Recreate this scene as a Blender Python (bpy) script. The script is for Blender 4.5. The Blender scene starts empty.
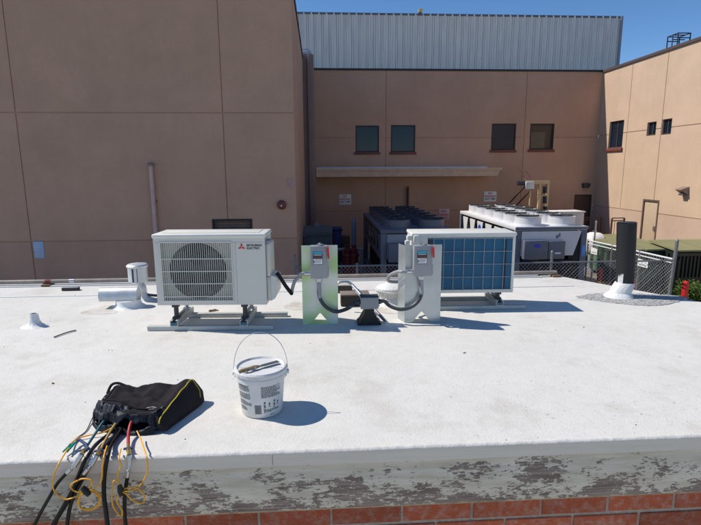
import bpy, bmesh, math, random
from mathutils import Vector, Matrix
R = math.radians
random.seed(7)
S = bpy.context.scene
COL = S.collection

# ------------------------------------------------------------------ camera
F = 505.0; CW, CH = 701.0, 525.0
PITCH = math.atan(0.185); YAW = R(3.5); ROLL = R(0.3); CAMZ = 1.15
cam = bpy.data.objects.new('camera', bpy.data.cameras.new('camera')); COL.objects.link(cam)
cam.data.sensor_width = 36; cam.data.lens = F / CW * 36
cam.data.clip_start = 0.05; cam.data.clip_end = 5000
ROT = Matrix.Rotation(-YAW, 3, 'Z') @ Matrix.Rotation(math.pi/2 - PITCH, 3, 'X') @ Matrix.Rotation(-ROLL, 3, 'Z')
cam.rotation_euler = ROT.to_euler(); cam.location = (0, 0, CAMZ)
S.camera = cam
O = Vector((0, 0, CAMZ))
# survey helpers: turn a measured direction into a point on a known real plane
def ray(x, y): return ROT @ Vector(((x - CW/2)/F, -(y - CH/2)/F, -1))
def P(x, y, Y): d = ray(x, y); return O + d*(Y/d.y)
def PX(x, y, X): d = ray(x, y); return O + d*(X/d.x)
def G(x, y, z=0.0): d = ray(x, y); return O + d*((z - CAMZ)/d.z)

# ------------------------------------------------------------------ materials
MATS = {}
def nodes(m): m.use_nodes = True; return m.node_tree.nodes, m.node_tree.links
def mat(name, col, rough=.6, metal=0, var=.12, vs=6, bump=0, bs=80, col2=None, spec=.5, streak=None, detail=6, thr=None, grime=0):
    """noise-varied principled material; col2+thr: blotches of a second colour"""
    m = bpy.data.materials.new(name); N, L = nodes(m); MATS[name] = m
    b = N['Principled BSDF']; b.inputs['Roughness'].default_value = rough; b.inputs['Metallic'].default_value = metal
    b.inputs['Specular IOR Level'].default_value = spec
    tc = N.new('ShaderNodeTexCoord'); mp = N.new('ShaderNodeMapping'); L.new(tc.outputs['Object'], mp.inputs[0])
    if streak: mp.inputs['Scale'].default_value = streak
    n = N.new('ShaderNodeTexNoise'); n.inputs['Scale'].default_value = vs; n.inputs['Detail'].default_value = detail; n.inputs['Roughness'].default_value = .62
    L.new(mp.outputs[0], n.inputs['Vector'])
    r = N.new('ShaderNodeValToRGB'); L.new(n.outputs[0], r.inputs[0])
    c = Vector(col)
    if col2 is None:
        lo, hi = c*(1 - var), c*(1 + var); p0, p1 = .3, .7
    else:
        lo, hi = c, Vector(col2); p0, p1 = thr or (.3, .7)
    r.color_ramp.elements[0].color = (*lo, 1); r.color_ramp.elements[1].color = (*hi, 1)
    r.color_ramp.elements[0].position = p0; r.color_ramp.elements[1].position = p1
    src = r.outputs[0]
    if grime:      # weather streaks running down plus soft patches
        for sc, s_, lo_, p_ in (((1.1,1.1,.16), 1.7, 1-grime*.38, .42), ((.35,.35,.5), 1.6, 1-grime*.8, .45), ((9,9,9), 1.0, 1-grime*.35, .5)):
            mg = N.new('ShaderNodeMapping'); mg.inputs['Scale'].default_value = sc; L.new(tc.outputs['Object'], mg.inputs[0])
            ng = N.new('ShaderNodeTexNoise'); ng.inputs['Scale'].default_value = s_; ng.inputs['Detail'].default_value = 8; ng.inputs['Roughness'].default_value = .65
            L.new(mg.outputs[0], ng.inputs['Vector'])
            rg = N.new('ShaderNodeValToRGB'); rg.color_ramp.elements[0].position = p_-.12; rg.color_ramp.elements[1].position = p_+.14
            rg.color_ramp.elements[0].color = (lo_, lo_, lo_*.99, 1); rg.color_ramp.elements[1].color = (1,1,1,1); L.new(ng.outputs[0], rg.inputs[0])
            mm = N.new('ShaderNodeMix'); mm.data_type = 'RGBA'; mm.blend_type = 'MULTIPLY'; mm.inputs[0].default_value = 1
            L.new(src, mm.inputs[6]); L.new(rg.outputs[0], mm.inputs[7]); src = mm.outputs[2]
    L.new(src, b.inputs['Base Color'])
    if bump:
        n2 = N.new('ShaderNodeTexNoise'); n2.inputs['Scale'].default_value = bs; n2.inputs['Detail'].default_value = 4
        L.new(tc.outputs['Object'], n2.inputs['Vector'])
        bp = N.new('ShaderNodeBump'); bp.inputs['Strength'].default_value = bump; bp.inputs['Distance'].default_value = .01
        L.new(n2.outputs[0], bp.inputs['Height']); L.new(bp.outputs[0], b.inputs['Normal'])
    return m

stucco = mat('stucco', (.55,.35,.245), .92, var=.07, vs=.7, bump=.35, bs=45, spec=.2, grime=.10)
stucco_low = mat('stucco_low', (.51,.325,.235), .92, var=.08, vs=.7, bump=.35, bs=45, spec=.2, grime=.10)
stucco_tan = mat('stucco_tan', (.60,.435,.31), .92, var=.06, vs=.6, bump=.35, bs=45, spec=.2, grime=.10)
stucco_pink = mat('stucco_pink', (.56,.40,.30), .92, var=.07, vs=.6, bump=.35, bs=45, spec=.2, grime=.10)
stucco_back = mat('stucco_back', (.55,.34,.235), .92, var=.07, vs=.5, bump=.35, bs=45, spec=.2, grime=.10)
stucco_dark = mat('stucco_dark', (.06,.04,.035), .95, var=.05)
trim_brown = mat('trim_brown', (.085,.055,.05), .6, var=.1)
duct_brown = mat('duct_brown', (.25,.175,.155), .6, var=.1, vs=2)
sill_red = mat('sill_red', (.18,.05,.04), .6)
black = mat('black', (.012,.012,.014), .5)
rubber = mat('rubber', (.008,.008,.008), .6, bump=.2, bs=200)
darkmetal = mat('darkmetal', (.035,.037,.045), .5, var=.2)
unitwhite = mat('unitwhite', (.66,.64,.56), .38, var=.025, vs=5)
unitwhite2 = mat('unitwhite2', (.72,.70,.63), .4, var=.05, vs=5)
galv = mat('galv', (.60,.62,.63), .48, metal=.6, var=.14, vs=9, detail=2)
galv_green = mat('galv_green', (.46,.66,.28), .4, metal=.2, vs=3.6, detail=1, col2=(.74,.75,.66), thr=(.40,.58))
galv_plain = mat('galv_plain', (.48,.52,.53), .3, metal=.65, vs=5, var=.1, detail=2)
steel = mat('steel', (.55,.56,.57), .3, metal=.9, var=.1)
boxgrey = mat('boxgrey', (.27,.28,.285), .45, var=.04)
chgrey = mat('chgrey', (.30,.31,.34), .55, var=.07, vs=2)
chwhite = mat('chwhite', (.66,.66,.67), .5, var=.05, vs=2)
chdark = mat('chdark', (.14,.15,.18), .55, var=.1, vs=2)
coil_black = mat('coil_black', (.015,.015,.017), .8)
red = mat('red', (.55,.02,.015), .4)
redfaded = mat('redfaded', (.17,.04,.035), .6, var=.2)
reddk = mat('reddk', (.14,.012,.01), .5)
cyan = mat('cyan', (.03,.38,.48), .5)
white = mat('white', (.78,.78,.76), .5, var=.04)
bluedk = mat('bluedk', (.015,.03,.12), .5)
blue = mat('blue', (.03,.05,.5), .5)
plastic_green = mat('plastic_green', (.0,.28,.22), .4)
greencab = mat('greencab', (.12,.155,.15), .5, var=.1)
dumpgreen = mat('dumpgreen', (.045,.12,.06), .5, var=.2, vs=3)
dumplid = mat('dumplid', (.22,.22,.11), .6, var=.1, vs=2)
dumpdark = mat('dumpdark', (.012,.022,.018), .5, var=.2)
yellowp = mat('yellowp', (.58,.44,.25), .55, var=.1)
doortan = mat('doortan', (.48,.36,.25), .6, var=.05)
glassm = mat('window_glass', (.010,.020,.035), .08, var=.3, vs=.8, spec=.35)
glassthin = mat('thin_glass', (.012,.02,.030), .08, var=.3, vs=.8, spec=.4); glassthin.node_tree.nodes['Principled BSDF'].inputs['Alpha'].default_value = .35
wood = mat('wood', (.20,.12,.07), .8, streak=(2,20,20), var=.3)
fabric = mat('fabric', (.024,.020,.023), .85, var=.35, vs=14, bump=.9, bs=320, spec=.25)
nylon = mat('nylon', (.02,.024,.038), .45, var=.25, vs=25, bump=.5, bs=60)
pipingy = mat('pipingy', (.60,.47,.03), .6)
hoseblack = mat('hoseblack', (.006,.006,.007), .42, var=.2, spec=.3)
conduitg = mat('conduitg', (.05,.055,.06), .4, var=.15)
conduitl = mat('conduitl', (.30,.31,.32), .4, var=.1)
cordy = mat('cordy', (.88,.40,.02), .45, var=.08)
hosetan = mat('hosetan', (.42,.26,.07), .5)
hosered = mat('hosered', (.38,.025,.02), .45)
hoseteal = mat('hoseteal', (.03,.13,.16), .45)
brass = mat('brass', (.6,.42,.15), .35, metal=.8)
wallgrey = mat('notice', (.38,.50,.66), .6, var=.08)
ink = mat('ink', (.06,.06,.065), .6)
inkgrey = mat('inkgrey', (.09,.095,.10), .6)
fin = None

def stripes(name, c1, c2, scale, axis='Z', rough=.5, metal=0, width=.5, bump=.4):
    m = bpy.data.materials.new(name); N, L = nodes(m); b = N['Principled BSDF']
    b.inputs['Roughness'].default_value = rough; b.inputs['Metallic'].default_value = metal
    tc = N.new('ShaderNodeTexCoord'); w = N.new('ShaderNodeTexWave'); w.bands_direction = axis
    w.inputs['Scale'].default_value = scale; w.inputs['Distortion'].default_value = .15
    L.new(tc.outputs['Object'], w.inputs['Vector'])
    n = N.new('ShaderNodeTexNoise'); n.inputs['Scale'].default_value = 7; L.new(tc.outputs['Object'], n.inputs['Vector'])
    mx = N.new('ShaderNodeMix'); mx.data_type = 'RGBA'
    L.new(w.outputs['Fac'], mx.inputs['Factor']); mx.inputs[6].default_value = (*c1, 1); mx.inputs[7].default_value = (*c2, 1)
    m2 = N.new('ShaderNodeMix'); m2.data_type = 'RGBA'; m2.blend_type = 'MULTIPLY'; m2.inputs['Factor'].default_value = .4
    L.new(mx.outputs[2], m2.inputs[6]); L.new(n.outputs[0], m2.inputs[7]); L.new(m2.outputs[2], b.inputs['Base Color'])
    return m
fin = stripes('coil_fin', (.012,.12,.235), (.016,.14,.27), 30, 'X', .5, .2)
coilgrey = stripes('coil_grey', (.03,.03,.035), (.07,.07,.08), 10, 'Z')

def roof_mat():
    m = bpy.data.materials.new('roof_coating'); N, L = nodes(m); b = N['Principled BSDF']
    b.inputs['Roughness'].default_value = .62; b.inputs['Specular IOR Level'].default_value = .3
    tc = N.new('ShaderNodeTexCoord')
    def noise(s, d=4, r=.6):
        n = N.new('ShaderNodeTexNoise'); n.inputs['Scale'].default_value = s; n.inputs['Detail'].default_value = d; n.inputs['Roughness'].default_value = r
        L.new(tc.outputs['Object'], n.inputs['Vector']); return n
    def ramp(n, p0, c0, p1, c1):
        r = N.new('ShaderNodeValToRGB'); e = r.color_ramp.elements
        e[0].position = p0; e[0].color = (*c0, 1); e[1].position = p1; e[1].color = (*c1, 1); L.new(n, r.inputs[0]); return r.outputs[0]
    def mul(a, bb, f=1):
        x = N.new('ShaderNodeMix'); x.data_type = 'RGBA'; x.blend_type = 'MULTIPLY'; x.inputs[0].default_value = f
        L.new(a, x.inputs[6]); L.new(bb, x.inputs[7]); return x.outputs[2]
    base = ramp(noise(1.3, 6).outputs[0], .3, (.665,.645,.60), .7, (.71,.69,.645))
    mid = ramp(noise(14, 5).outputs[0], .35, (.95,.95,.945), .6, (1,1,1))
    # tiny dark grit
    v = N.new('ShaderNodeTexVoronoi'); v.inputs['Scale'].default_value = 120; L.new(tc.outputs['Object'], v.inputs['Vector'])
    sp = ramp(v.outputs['Distance'], .09, (.42,.41,.39), .17, (1,1,1))
    ns = ramp(noise(9, 3).outputs[0], .42, (0,0,0), .60, (1,1,1))
    x = N.new('ShaderNodeMix'); x.data_type = 'RGBA'; L.new(ns, x.inputs[0]); x.inputs[6].default_value = (1,1,1,1); L.new(sp, x.inputs[7])
    # worn thin marks
    wn = noise(30, 8, .75); wm = ramp(wn.outputs[0], .35, (.55,.53,.50), .395, (1,1,1))
    area = ramp(noise(.9, 2).outputs[0], .48, (0,0,0), .62, (1,1,1))
    y = N.new('ShaderNodeMix'); y.data_type = 'RGBA'; L.new(area, y.inputs[0]); y.inputs[6].default_value = (1,1,1,1); L.new(wm, y.inputs[7])
    st = ramp(noise(2.1, 9, .72).outputs[0],   .36, (.90,.89,.87), .46, (1,1,1)); mpx = noise(.55, 4).outputs[0]; dirt = ramp(mpx, .35, (.965,.96,.955), .55, (1,1,1)); c = mul(mul(mul(mul(mul(base, mid), x.outputs[2]), y.outputs[2]), st), dirt); L.new(c, b.inputs['Base Color'])
    h1 = noise(150, 3, .6); h2 = noise(38, 3, .6)
    ad = N.new('ShaderNodeMath'); ad.operation = 'MULTIPLY_ADD'; L.new(h2.outputs[0], ad.inputs[0]); ad.inputs[1].default_value = .8; L.new(h1.outputs[0], ad.inputs[2])
    bp = N.new('ShaderNodeBump'); bp.inputs['Strength'].default_value = .5; bp.inputs['Distance'].default_value = .004
    L.new(ad.outputs[0], bp.inputs['Height']); L.new(bp.outputs[0], b.inputs['Normal'])
    return m
roofm = roof_mat()

def peel_mat():
    m = bpy.data.materials.new('peeling_paint'); N, L = nodes(m); b = N['Principled BSDF']
    b.inputs['Roughness'].default_value = .75; b.inputs['Specular IOR Level'].default_value = .25
    tc = N.new('ShaderNodeTexCoord')
    def noise(s, sc, d=5, r=.6):
        mp = N.new('ShaderNodeMapping'); mp.inputs['Scale'].default_value = sc; L.new(tc.outputs['Object'], mp.inputs[0])
        n = N.new('ShaderNodeTexNoise'); n.inputs['Scale'].default_value = s; n.inputs['Detail'].default_value = d; n.inputs['Roughness'].default_value = r
        L.new(mp.outputs[0], n.inputs['Vector']); return n.outputs[0]
    def math(op, a, bb):
        n = N.new('ShaderNodeMath'); n.operation = op
        for i, q in enumerate((a, bb)):
            if isinstance(q, (int, float)): n.inputs[i].default_value = q
            else: L.new(q, n.inputs[i])
        return n.outputs[0]
    big = noise(6, (.8, 1, 1.5), 3); small = noise(56, (.6, 1, 1.8), 10, .74)
    s = math('ADD', math('MULTIPLY', big, .75), math('MULTIPLY', small, 1.0))
    sep = N.new('ShaderNodeSeparateXYZ'); L.new(tc.outputs['Object'], sep.inputs[0])
    # lower half of the board has lost more paint
    s = math('SUBTRACT', s, math('MULTIPLY', math('SUBTRACT', sep.outputs['Z'], 2.76), .9))
    r = N.new('ShaderNodeValToRGB'); e = r.color_ramp.elements; e[0].position = .90; e[1].position = .912
    L.new(s, r.inputs[0]); fac = r.outputs[0]
    grain = noise(14, (.25, 1, 9), 5)
    w = N.new('ShaderNodeValToRGB'); e = w.color_ramp.elements; e[0].position = .35; e[1].position = .65
    e[0].color = (.17,.12,.095,1); e[1].color = (.38,.29,.235,1); L.new(grain, w.inputs[0])
    p = N.new('ShaderNodeValToRGB'); e = p.color_ramp.elements; e[0].position = .3; e[1].position = .7
    e[0].color = (.56,.48,.35,1); e[1].color = (.80,.71,.56,1); L.new(noise(8, (.5,1,4), 6), p.inputs[0])
    x = N.new('ShaderNodeMix'); x.data_type = 'RGBA'; L.new(fac, x.inputs[0]); L.new(p.outputs[0], x.inputs[6]); L.new(w.outputs[0], x.inputs[7])
    L.new(x.outputs[2], b.inputs['Base Color'])
    h = math('SUBTRACT', math('MULTIPLY', grain, .35), fac)
    bp = N.new('ShaderNodeBump'); bp.inputs['Strength'].default_value = .8; bp.inputs['Distance'].default_value = .003
    L.new(h, bp.inputs['Height']); L.new(bp.outputs[0], b.inputs['Normal'])
    return m
peelm = peel_mat()
drip = mat('drip_edge_paint', (.72,.64,.52), .55, vs=4, var=.07, streak=(.4,1,8), bump=.15, bs=60)
brickm = mat('brick', (.62,.135,.05), .85, vs=26, col2=(.66,.36,.26), thr=(.46,.74), grime=.3, bump=.8, bs=120)
_n, _l = brickm.node_tree.nodes, brickm.node_tree.links
_g = _n.new('ShaderNodeNewGeometry'); _r = _n.new('ShaderNodeMapRange'); _r.inputs[3].default_value = .62; _r.inputs[4].default_value = 1.05
_l.new(_g.outputs['Random Per Island'], _r.inputs[0]); _b = _n['Principled BSDF'].inputs['Base Color']; _src = _b.links[0].from_socket
_m = _n.new('ShaderNodeMix'); _m.data_type = 'RGBA'; _m.blend_type = 'MULTIPLY'; _m.inputs[0].default_value = 1; _l.new(_src, _m.inputs[6]); _l.new(_r.outputs[0], _m.inputs[7]); _l.new(_m.outputs[2], _b)
mortar = mat('mortar', (.46,.37,.28), .95, vs=30, var=.2, bump=.8, bs=150)
claddingm = mat('metal_cladding', (.83,.78,.70), .55, metal=.0, vs=3, var=.12, streak=(2.2,1,.18))
ground_m = mat('yard_concrete', (.26,.225,.19), .9, vs=.5, var=.25, bump=.3, bs=20)
patchm = mat('gravel_patch', (.24,.235,.225), .9, vs=60, col2=(.60,.60,.59), thr=(.42,.6), bump=1, bs=160)
stain = mat('stain', (.48,.43,.36), .8, vs=8, col2=(.64,.62,.58), thr=(.35,.6), bump=.5, bs=110)
bootm = mat('white_coating', (.68,.68,.665), .55, vs=12, var=.06, bump=.5, bs=70)
leafm = mat('leaf', (.045,.12,.02), .55, vs=20, col2=(.12,.22,.03), thr=(.35,.7))
flower = mat('flower', (.75,.6,.05), .6)

# ------------------------------------------------------------------ mesh builder
class MB:
    def __init__(s): s.bm = bmesh.new()
    def face(s, pts):
        vs = [s.bm.verts.new(p) for p in pts]
        return s.bm.faces.new(vs)
    def box(s, x0, x1, y0, y1, z0, z1, bev=0, seg=2, M=None):
        t = bmesh.new(); bmesh.ops.create_cube(t, size=1)
        for v in t.verts:
            v.co = Vector((x0 + (v.co.x+.5)*(x1-x0), y0 + (v.co.y+.5)*(y1-y0), z0 + (v.co.z+.5)*(z1-z0)))
        if bev: bmesh.ops.bevel(t, geom=list(t.edges), offset=bev, segments=seg, profile=.5, affect='EDGES')
        return s.merge(t, M)
    def merge(s, t, M=None):
        mp = {}
        for v in t.verts: mp[v] = s.bm.verts.new(M @ v.co if M else v.co)
        for f in t.faces: s.bm.faces.new([mp[v] for v in f.verts])
        t.free(); return s
    def tube(s, pts, r, seg=10, caps=True, sm=0, closed=False):
        pts = [Vector(p) for p in pts]
        if sm: pts = spline(pts, sm, closed)
        n = len(pts); rr = r if isinstance(r, (list, tuple)) else [r]*n
        if len(rr) != n: rr = [rr[min(len(rr)-1, int(i*len(rr)/n))] for i in range(n)]
        rings = []; up = None
        for i, p in enumerate(pts):
            a = pts[(i-1) % n] if closed or i > 0 else p
            b = pts[(i+1) % n] if closed or i < n-1 else p
            t = (b - a).normalized()
            if up is None:
                up = t.orthogonal().normalized()
            up = (up - t*up.dot(t))
            up = up.normalized() if up.length > 1e-6 else t.orthogonal().normalized()
            q = t.cross(up)
            rings.append([s.bm.verts.new(p + (up*math.cos(2*math.pi*k/seg) + q*math.sin(2*math.pi*k/seg))*rr[i]) for k in range(seg)])
        m = n if closed else n-1
        for i in range(m):
            A, B = rings[i], rings[(i+1) % n]
            for k in range(seg): s.bm.faces.new((A[k], A[(k+1) % seg], B[(k+1) % seg], B[k]))
        if caps and not closed:
            s.bm.faces.new(rings[0][::-1]); s.bm.faces.new(rings[-1])
        return s
    def cyl(s, a, b, r, r2=None, seg=20): return s.tube([a, b], [r, r if r2 is None else r2], seg)
    def lathe(s, prof, c=(0,0,0), seg=28, axis='Z', capb=True, capt=True, wob=None):
        c = Vector(c); rings = []
        for (r, h) in prof:
            ring = []
            for k in range(seg):
                a = 2*math.pi*k/seg; q = r*(wob(a) if wob else 1)
                v = Vector((q*math.cos(a), q*math.sin(a), h))
                if axis == 'Y': v = Vector((v.x, -h, v.y))
                if axis == 'X': v = Vector((h, v.x, v.y))
                ring.append(s.bm.verts.new(c + v))
            rings.append(ring)
        for A, B in zip(rings, rings[1:]):
            for k in range(seg): s.bm.faces.new((A[k], A[(k+1) % seg], B[(k+1) % seg], B[k]))
        if capb: s.bm.faces.new(rings[0][::-1])
        if capt: s.bm.faces.new(rings[-1])
        return s
    def prism(s, poly, d, off=(0,0,0)):
        """poly: list of 3-D points, extruded by vector d"""
        d = Vector(d); off = Vector(off)
        a = [s.bm.verts.new(Vector(p)+off) for p in poly]; b = [s.bm.verts.new(Vector(p)+off+d) for p in poly]
        n = len(poly)
        s.bm.faces.new(a[::-1]); s.bm.faces.new(b)
        for i in range(n): s.bm.faces.new((a[i], a[(i+1) % n], b[(i+1) % n], b[i]))
        return s
    def grid(s, fn, nu, nv, closeu=False):
        V = [[s.bm.verts.new(fn(i, j)) for j in range(nv)] for i in range(nu)]
        for i in range(nu if closeu else nu-1):
            for j in range(nv-1):
                s.bm.faces.new((V[i][j], V[(i+1) % nu][j], V[(i+1) % nu][j+1], V[i][j+1]))
        return V

def spline(p, k, closed=False):
    out = []; n = len(p)
    for i in range(n if closed else n-1):
        if closed: a, b, c, d = p[(i-1) % n], p[i], p[(i+1) % n], p[(i+2) % n]
        else: a, b, c, d = p[max(i-1,0)], p[i], p[i+1], p[min(i+2,n-1)]
        for j in range(k):
            t = j/k
            out.append(.5*((2*b) + (c-a)*t + (2*a-5*b+4*c-d)*t*t + (3*b-a-3*c+d)*t**3))
    if not closed: out.append(p[-1])
    return out

def part(name, mb, m, parent=None, world=False, label=None, sharp=35, stuff=False):
    me = bpy.data.meshes.new(name)
    bmesh.ops.recalc_face_normals(mb.bm, faces=mb.bm.faces)
    if world and parent:
        q = parent
        while q.parent: q = q.parent
        mb.bm.transform(TM[q.name].inverted())
    mb.bm.to_mesh(me); mb.bm.free()
    for p in me.polygons: p.use_smooth = True
    me.set_sharp_from_angle(angle=R(sharp))
    me.materials.append(m)
    o = bpy.data.objects.new(name, me); COL.objects.link(o)
    if parent: o.parent = parent
    if label: o['label'] = label
    if stuff: o['kind'] = 'stuff'
    return o
def tag(o, label, cat, group=None):
    o['label'] = label; o['category'] = cat
    if group: o['group'] = group
    return o
TM = {}
def thing(name, label, cat, loc=(0,0,0), rz=0, group=None):
    o = bpy.data.objects.new(name, None); COL.objects.link(o); o.empty_display_size = .1
    o.location = loc; o.rotation_euler = (0, 0, rz); TM[o.name] = Matrix.Translation(Vector(loc)) @ Matrix.Rotation(rz, 4, 'Z')
    return tag(o, label, cat, group)
def solo(name, mb, m, label, cat, group=None, loc=None, sharp=35):
    """one-mesh thing; geometry in world coordinates, origin moved to loc"""
    o = part(name, mb, m, sharp=sharp)
    if loc is None:
        xs = [v.co for v in o.data.vertices]
        loc = Vector((sum(v.x for v in xs)/len(xs), sum(v.y for v in xs)/len(xs), min(v.z for v in xs)))
    o.data.transform(Matrix.Translation(-Vector(loc))); o.location = loc
    return tag(o, label, cat, group)
def structure(name, mb, m):
    o = part(name, mb, m); o['kind'] = 'structure'; return o
def text(name, body, size, m, parent, loc, rot=(math.pi/2, 0, 0), ext=.0005, align='LEFT', sx=1):
    cu = bpy.data.curves.new(name, 'FONT'); cu.body = body; cu.size = size; cu.extrude = ext; cu.offset = size*.02; cu.align_x = align
    t = bpy.data.objects.new(name, cu); COL.objects.link(t)
    dg = bpy.context.evaluated_depsgraph_get(); me = bpy.data.meshes.new_from_object(t.evaluated_get(dg))
    bpy.data.objects.remove(t); me.materials.clear(); me.materials.append(m)
    o = bpy.data.objects.new(name, me); COL.objects.link(o); o.parent = parent; o.location = loc; o.rotation_euler = rot; o.scale = (sx, 1, 1)
    return o

# wall with recessed openings and joints. uv(u, v, d): point at depth d into the wall
def wallmesh(uv, u0, u1, v0, v1, holes, joints_u=(), joints_v=(), jw=.03, jd=.025, split=None):
    mb = MB()
    H = list(holes)
    for j in joints_u: H.append((j-jw/2, j+jw/2, v0, v1, jd))
    for j in joints_v: H.append((u0, u1, j-jw/2, j+jw/2, jd))
    us = sorted({u0, u1, *[h[0] for h in H], *[h[1] for h in H]}); us = [u for u in us if u0 <= u <= u1]
    vs = sorted({v0, v1, *[h[2] for h in H], *[h[3] for h in H]}); vs = [v for v in vs if v0 <= v <= v1]
    def depth(u, v):
        d = 0
        for h in H:
            if h[0] < u < h[1] and h[2] < v < h[3]: d = max(d, h[4])
        return d
    D = [[depth((a+b)/2, (c+e)/2) for c, e in zip(vs, vs[1:])] for a, b in zip(us, us[1:])]
    for i in range(len(us)-1):
        for j in range(len(vs)-1):
            a, b, c, e = us[i], us[i+1], vs[j], vs[j+1]; d = D[i][j]
            mb.face([uv(a,c,d), uv(b,c,d), uv(b,e,d), uv(a,e,d)])
            if i+1 < len(us)-1 and D[i+1][j] != d:
                d2 = D[i+1][j]; mb.face([uv(b,c,d), uv(b,c,d2), uv(b,e,d2), uv(b,e,d)])
            if j+1 < len(vs)-1 and D[i][j+1] != d:
                d2 = D[i][j+1]; mb.face([uv(a,e,d), uv(b,e,d), uv(b,e,d2), uv(a,e,d2)])
    return mb

# ================================================================== SETTING
GZ = -2.95
mb = MB(); mb.face([(-600,-600,GZ), (600,-600,GZ), (600,900,GZ), (-600,900,GZ)]); structure('ground', mb, ground_m)

mb = MB(); mb.box(-14, 16, -14, 1.90, GZ+.001, GZ+.12); structure('bounce_pavement', mb, mat('bounce_concrete', (.50,.47,.42), .9, vs=.8, var=.1, bump=.3, bs=30))  # unseen pale paving, added to bounce sunlight onto the shaded near front

# ------------------------------------------------------------------ left stucco building
YL = 14.2; XL1 = P(296, 200, YL).x; XL0 = -16.0; ZL = 6.0; YB = 25.0
jl = [P(14, 100, YL).x, P(222, 100, YL).x]; jl.insert(0, 2*jl[0]-jl[1])
v1_, v2_ = P(150, 112.7, YL).z, P(150, 240.5, YL).z
lb = thing('stucco_building', 'brown stucco building nearest on the left with a dark louvre low in its blank wall', 'building', (XL1, YL, GZ))
uvF = lambda Y: (lambda u, v, d: (u, Y+d, v))
lv = (P(212,219,YL).x, P(252,219,YL).x, P(230,231,YL).z, P(230,219,YL).z)
part('wall', wallmesh(uvF(YL), XL0, XL1, v2_, ZL, [(*lv, .12)], jl, [v1_, v2_+.016]), stucco, lb, True)
part('lower_wall', wallmesh(uvF(YL+.0), XL0, XL1, GZ, v2_, [], jl, []), stucco_low, lb, True, 'darker brown base band of the wall')
mb = MB(); mb.box(XL1-.25, XL1, YL+.03, YB+.1, GZ, ZL-.01); part('side_wall', mb, stucco, lb, True)
mb = MB(); mb.box(XL0, XL1-.3, YL+.2, YB+5, ZL-.4, ZL-.1); part('roof', mb, stucco_dark, lb, True)
mb = MB(); mb.box(XL0, XL1+.04, YL-.04, YL+.25, ZL, ZL+.08); mb.box(XL1-.25, XL1+.04, YL+.25, YB, ZL, ZL+.08); part('parapet_cap', mb, trim_brown, lb, True)
mb = MB(); a, b, c, d = lv
fw = .05
mb.box(a, b, YL-.02, YL+.05, d-fw, d); mb.box(a, b, YL-.02, YL+.05, c, c+fw); mb.box(a, a+fw, YL-.02, YL+.05, c+fw, d-fw); mb.box(b-fw, b, YL-.02, YL+.05, c+fw, d-fw)
lo = part('louvre', mb, black, lb, True)
mb = MB(); n = 14
for i in range(n):
    x = a+fw+(b-a-2*fw)*(i+.5)/n
    mb.box(x-.006, x+.006, YL+.02, YL+.045, c+fw, d-fw)
for i in range(3):
    z = c+fw+(d-c-2*fw)*(i+.5)/3
    mb.box(a+fw, b-fw, YL+.05, YL+.06, z-.01, z+.01)
part('bar', mb, inkgrey, lo, True)
mb = MB(); cpt = P(293, 183, YL); mb.lathe([(.001,0),(.14,0),(.14,.006),(.001,.006)], (cpt.x-.06, YL-.001, cpt.z), 20, 'Y', wob=lambda a: 1+.12*math.sin(3*a+1)); part('paint_patch', mb, mat('mauve', (.44,.28,.24), .9), lb, True, 'round mauve patch of paint')
# bell
c = P(281.5, 205, YL-.1)
mb = MB(); mb.lathe([(.13,0),(.125,.03),(.10,.065),(.05,.085),(.005,.09)], (c.x, YL-.045, c.z), 24, 'Y')
bell = thing('alarm_bell', 'small round red alarm bell on the brown wall near the building corner', 'alarm bell', (c.x, YL, c.z))
part('gong', mb, redfaded, bell, True)
mb = MB(); mb.box(c.x-.05, c.x+.05, YL-.045, YL, c.z-.05, c.z+.05, .005); part('mount', mb, redfaded, bell, True)
mb = MB(); mb.cyl((c.x, YL-.137, c.z-.02), (c.x, YL-.15, c.z-.02), .022); part('centre_plate', mb, white, bell, True)
# wall pipe
a, b = P(150.5, 164, YL-.09), P(157, 232, YL-.09)
mb = MB(); mb.tube([(a.x, YL-.09, GZ), (a.x, YL-.09, a.z)], .055, 14); 
t = thing('wall_pipe', 'bare vertical mauve-brown pipe standing against the left brown wall', 'pipe', (a.x, YL-.09, GZ))
part('pipe', mb, mat('pipe_paint', (.56,.41,.36), .6, vs=4), t, True)
mb = MB(); mb.lathe([(.072,a.z-.05),(.072,a.z+.01),(.045,a.z+.04),(.002,a.z+.045)], (a.x, YL-.09, 0)); part('cap', mb, duct_brown, t, True)
mb = MB()
for z in (a.z-1.0, a.z-2.6): mb = MB(); mb.box(a.x-.09, a.x+.09, YL-.03, YL, z-.02, z+.02); part('bracket', mb, duct_brown, t, True)
# notice
a, b = P(33, 241.5, YL), P(45, 258, YL)
t = thing('wall_notice', 'pale blue rectangular notice low on the left brown wall', 'sign', ((a.x+b.x)/2, YL, b.z))
mb = MB(); mb.box(a.x, b.x, YL-.012, YL+.008, b.z, a.z, .003); part('plate', mb, wallgrey, t, True)
mb = MB()
for i in range(7):
    z = a.z-.05-(a.z-b.z-.08)*i/6.5; w = random.uniform(.5, .85)
    if i == 4: continue
    mb.box(a.x+.03, a.x+.03+(b.x-a.x-.06)*w, YL-.014, YL-.0125, z-.012, z)
part('lettering', mb, mat('bluewhite', (.62,.68,.75), .6), t, True)

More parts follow.
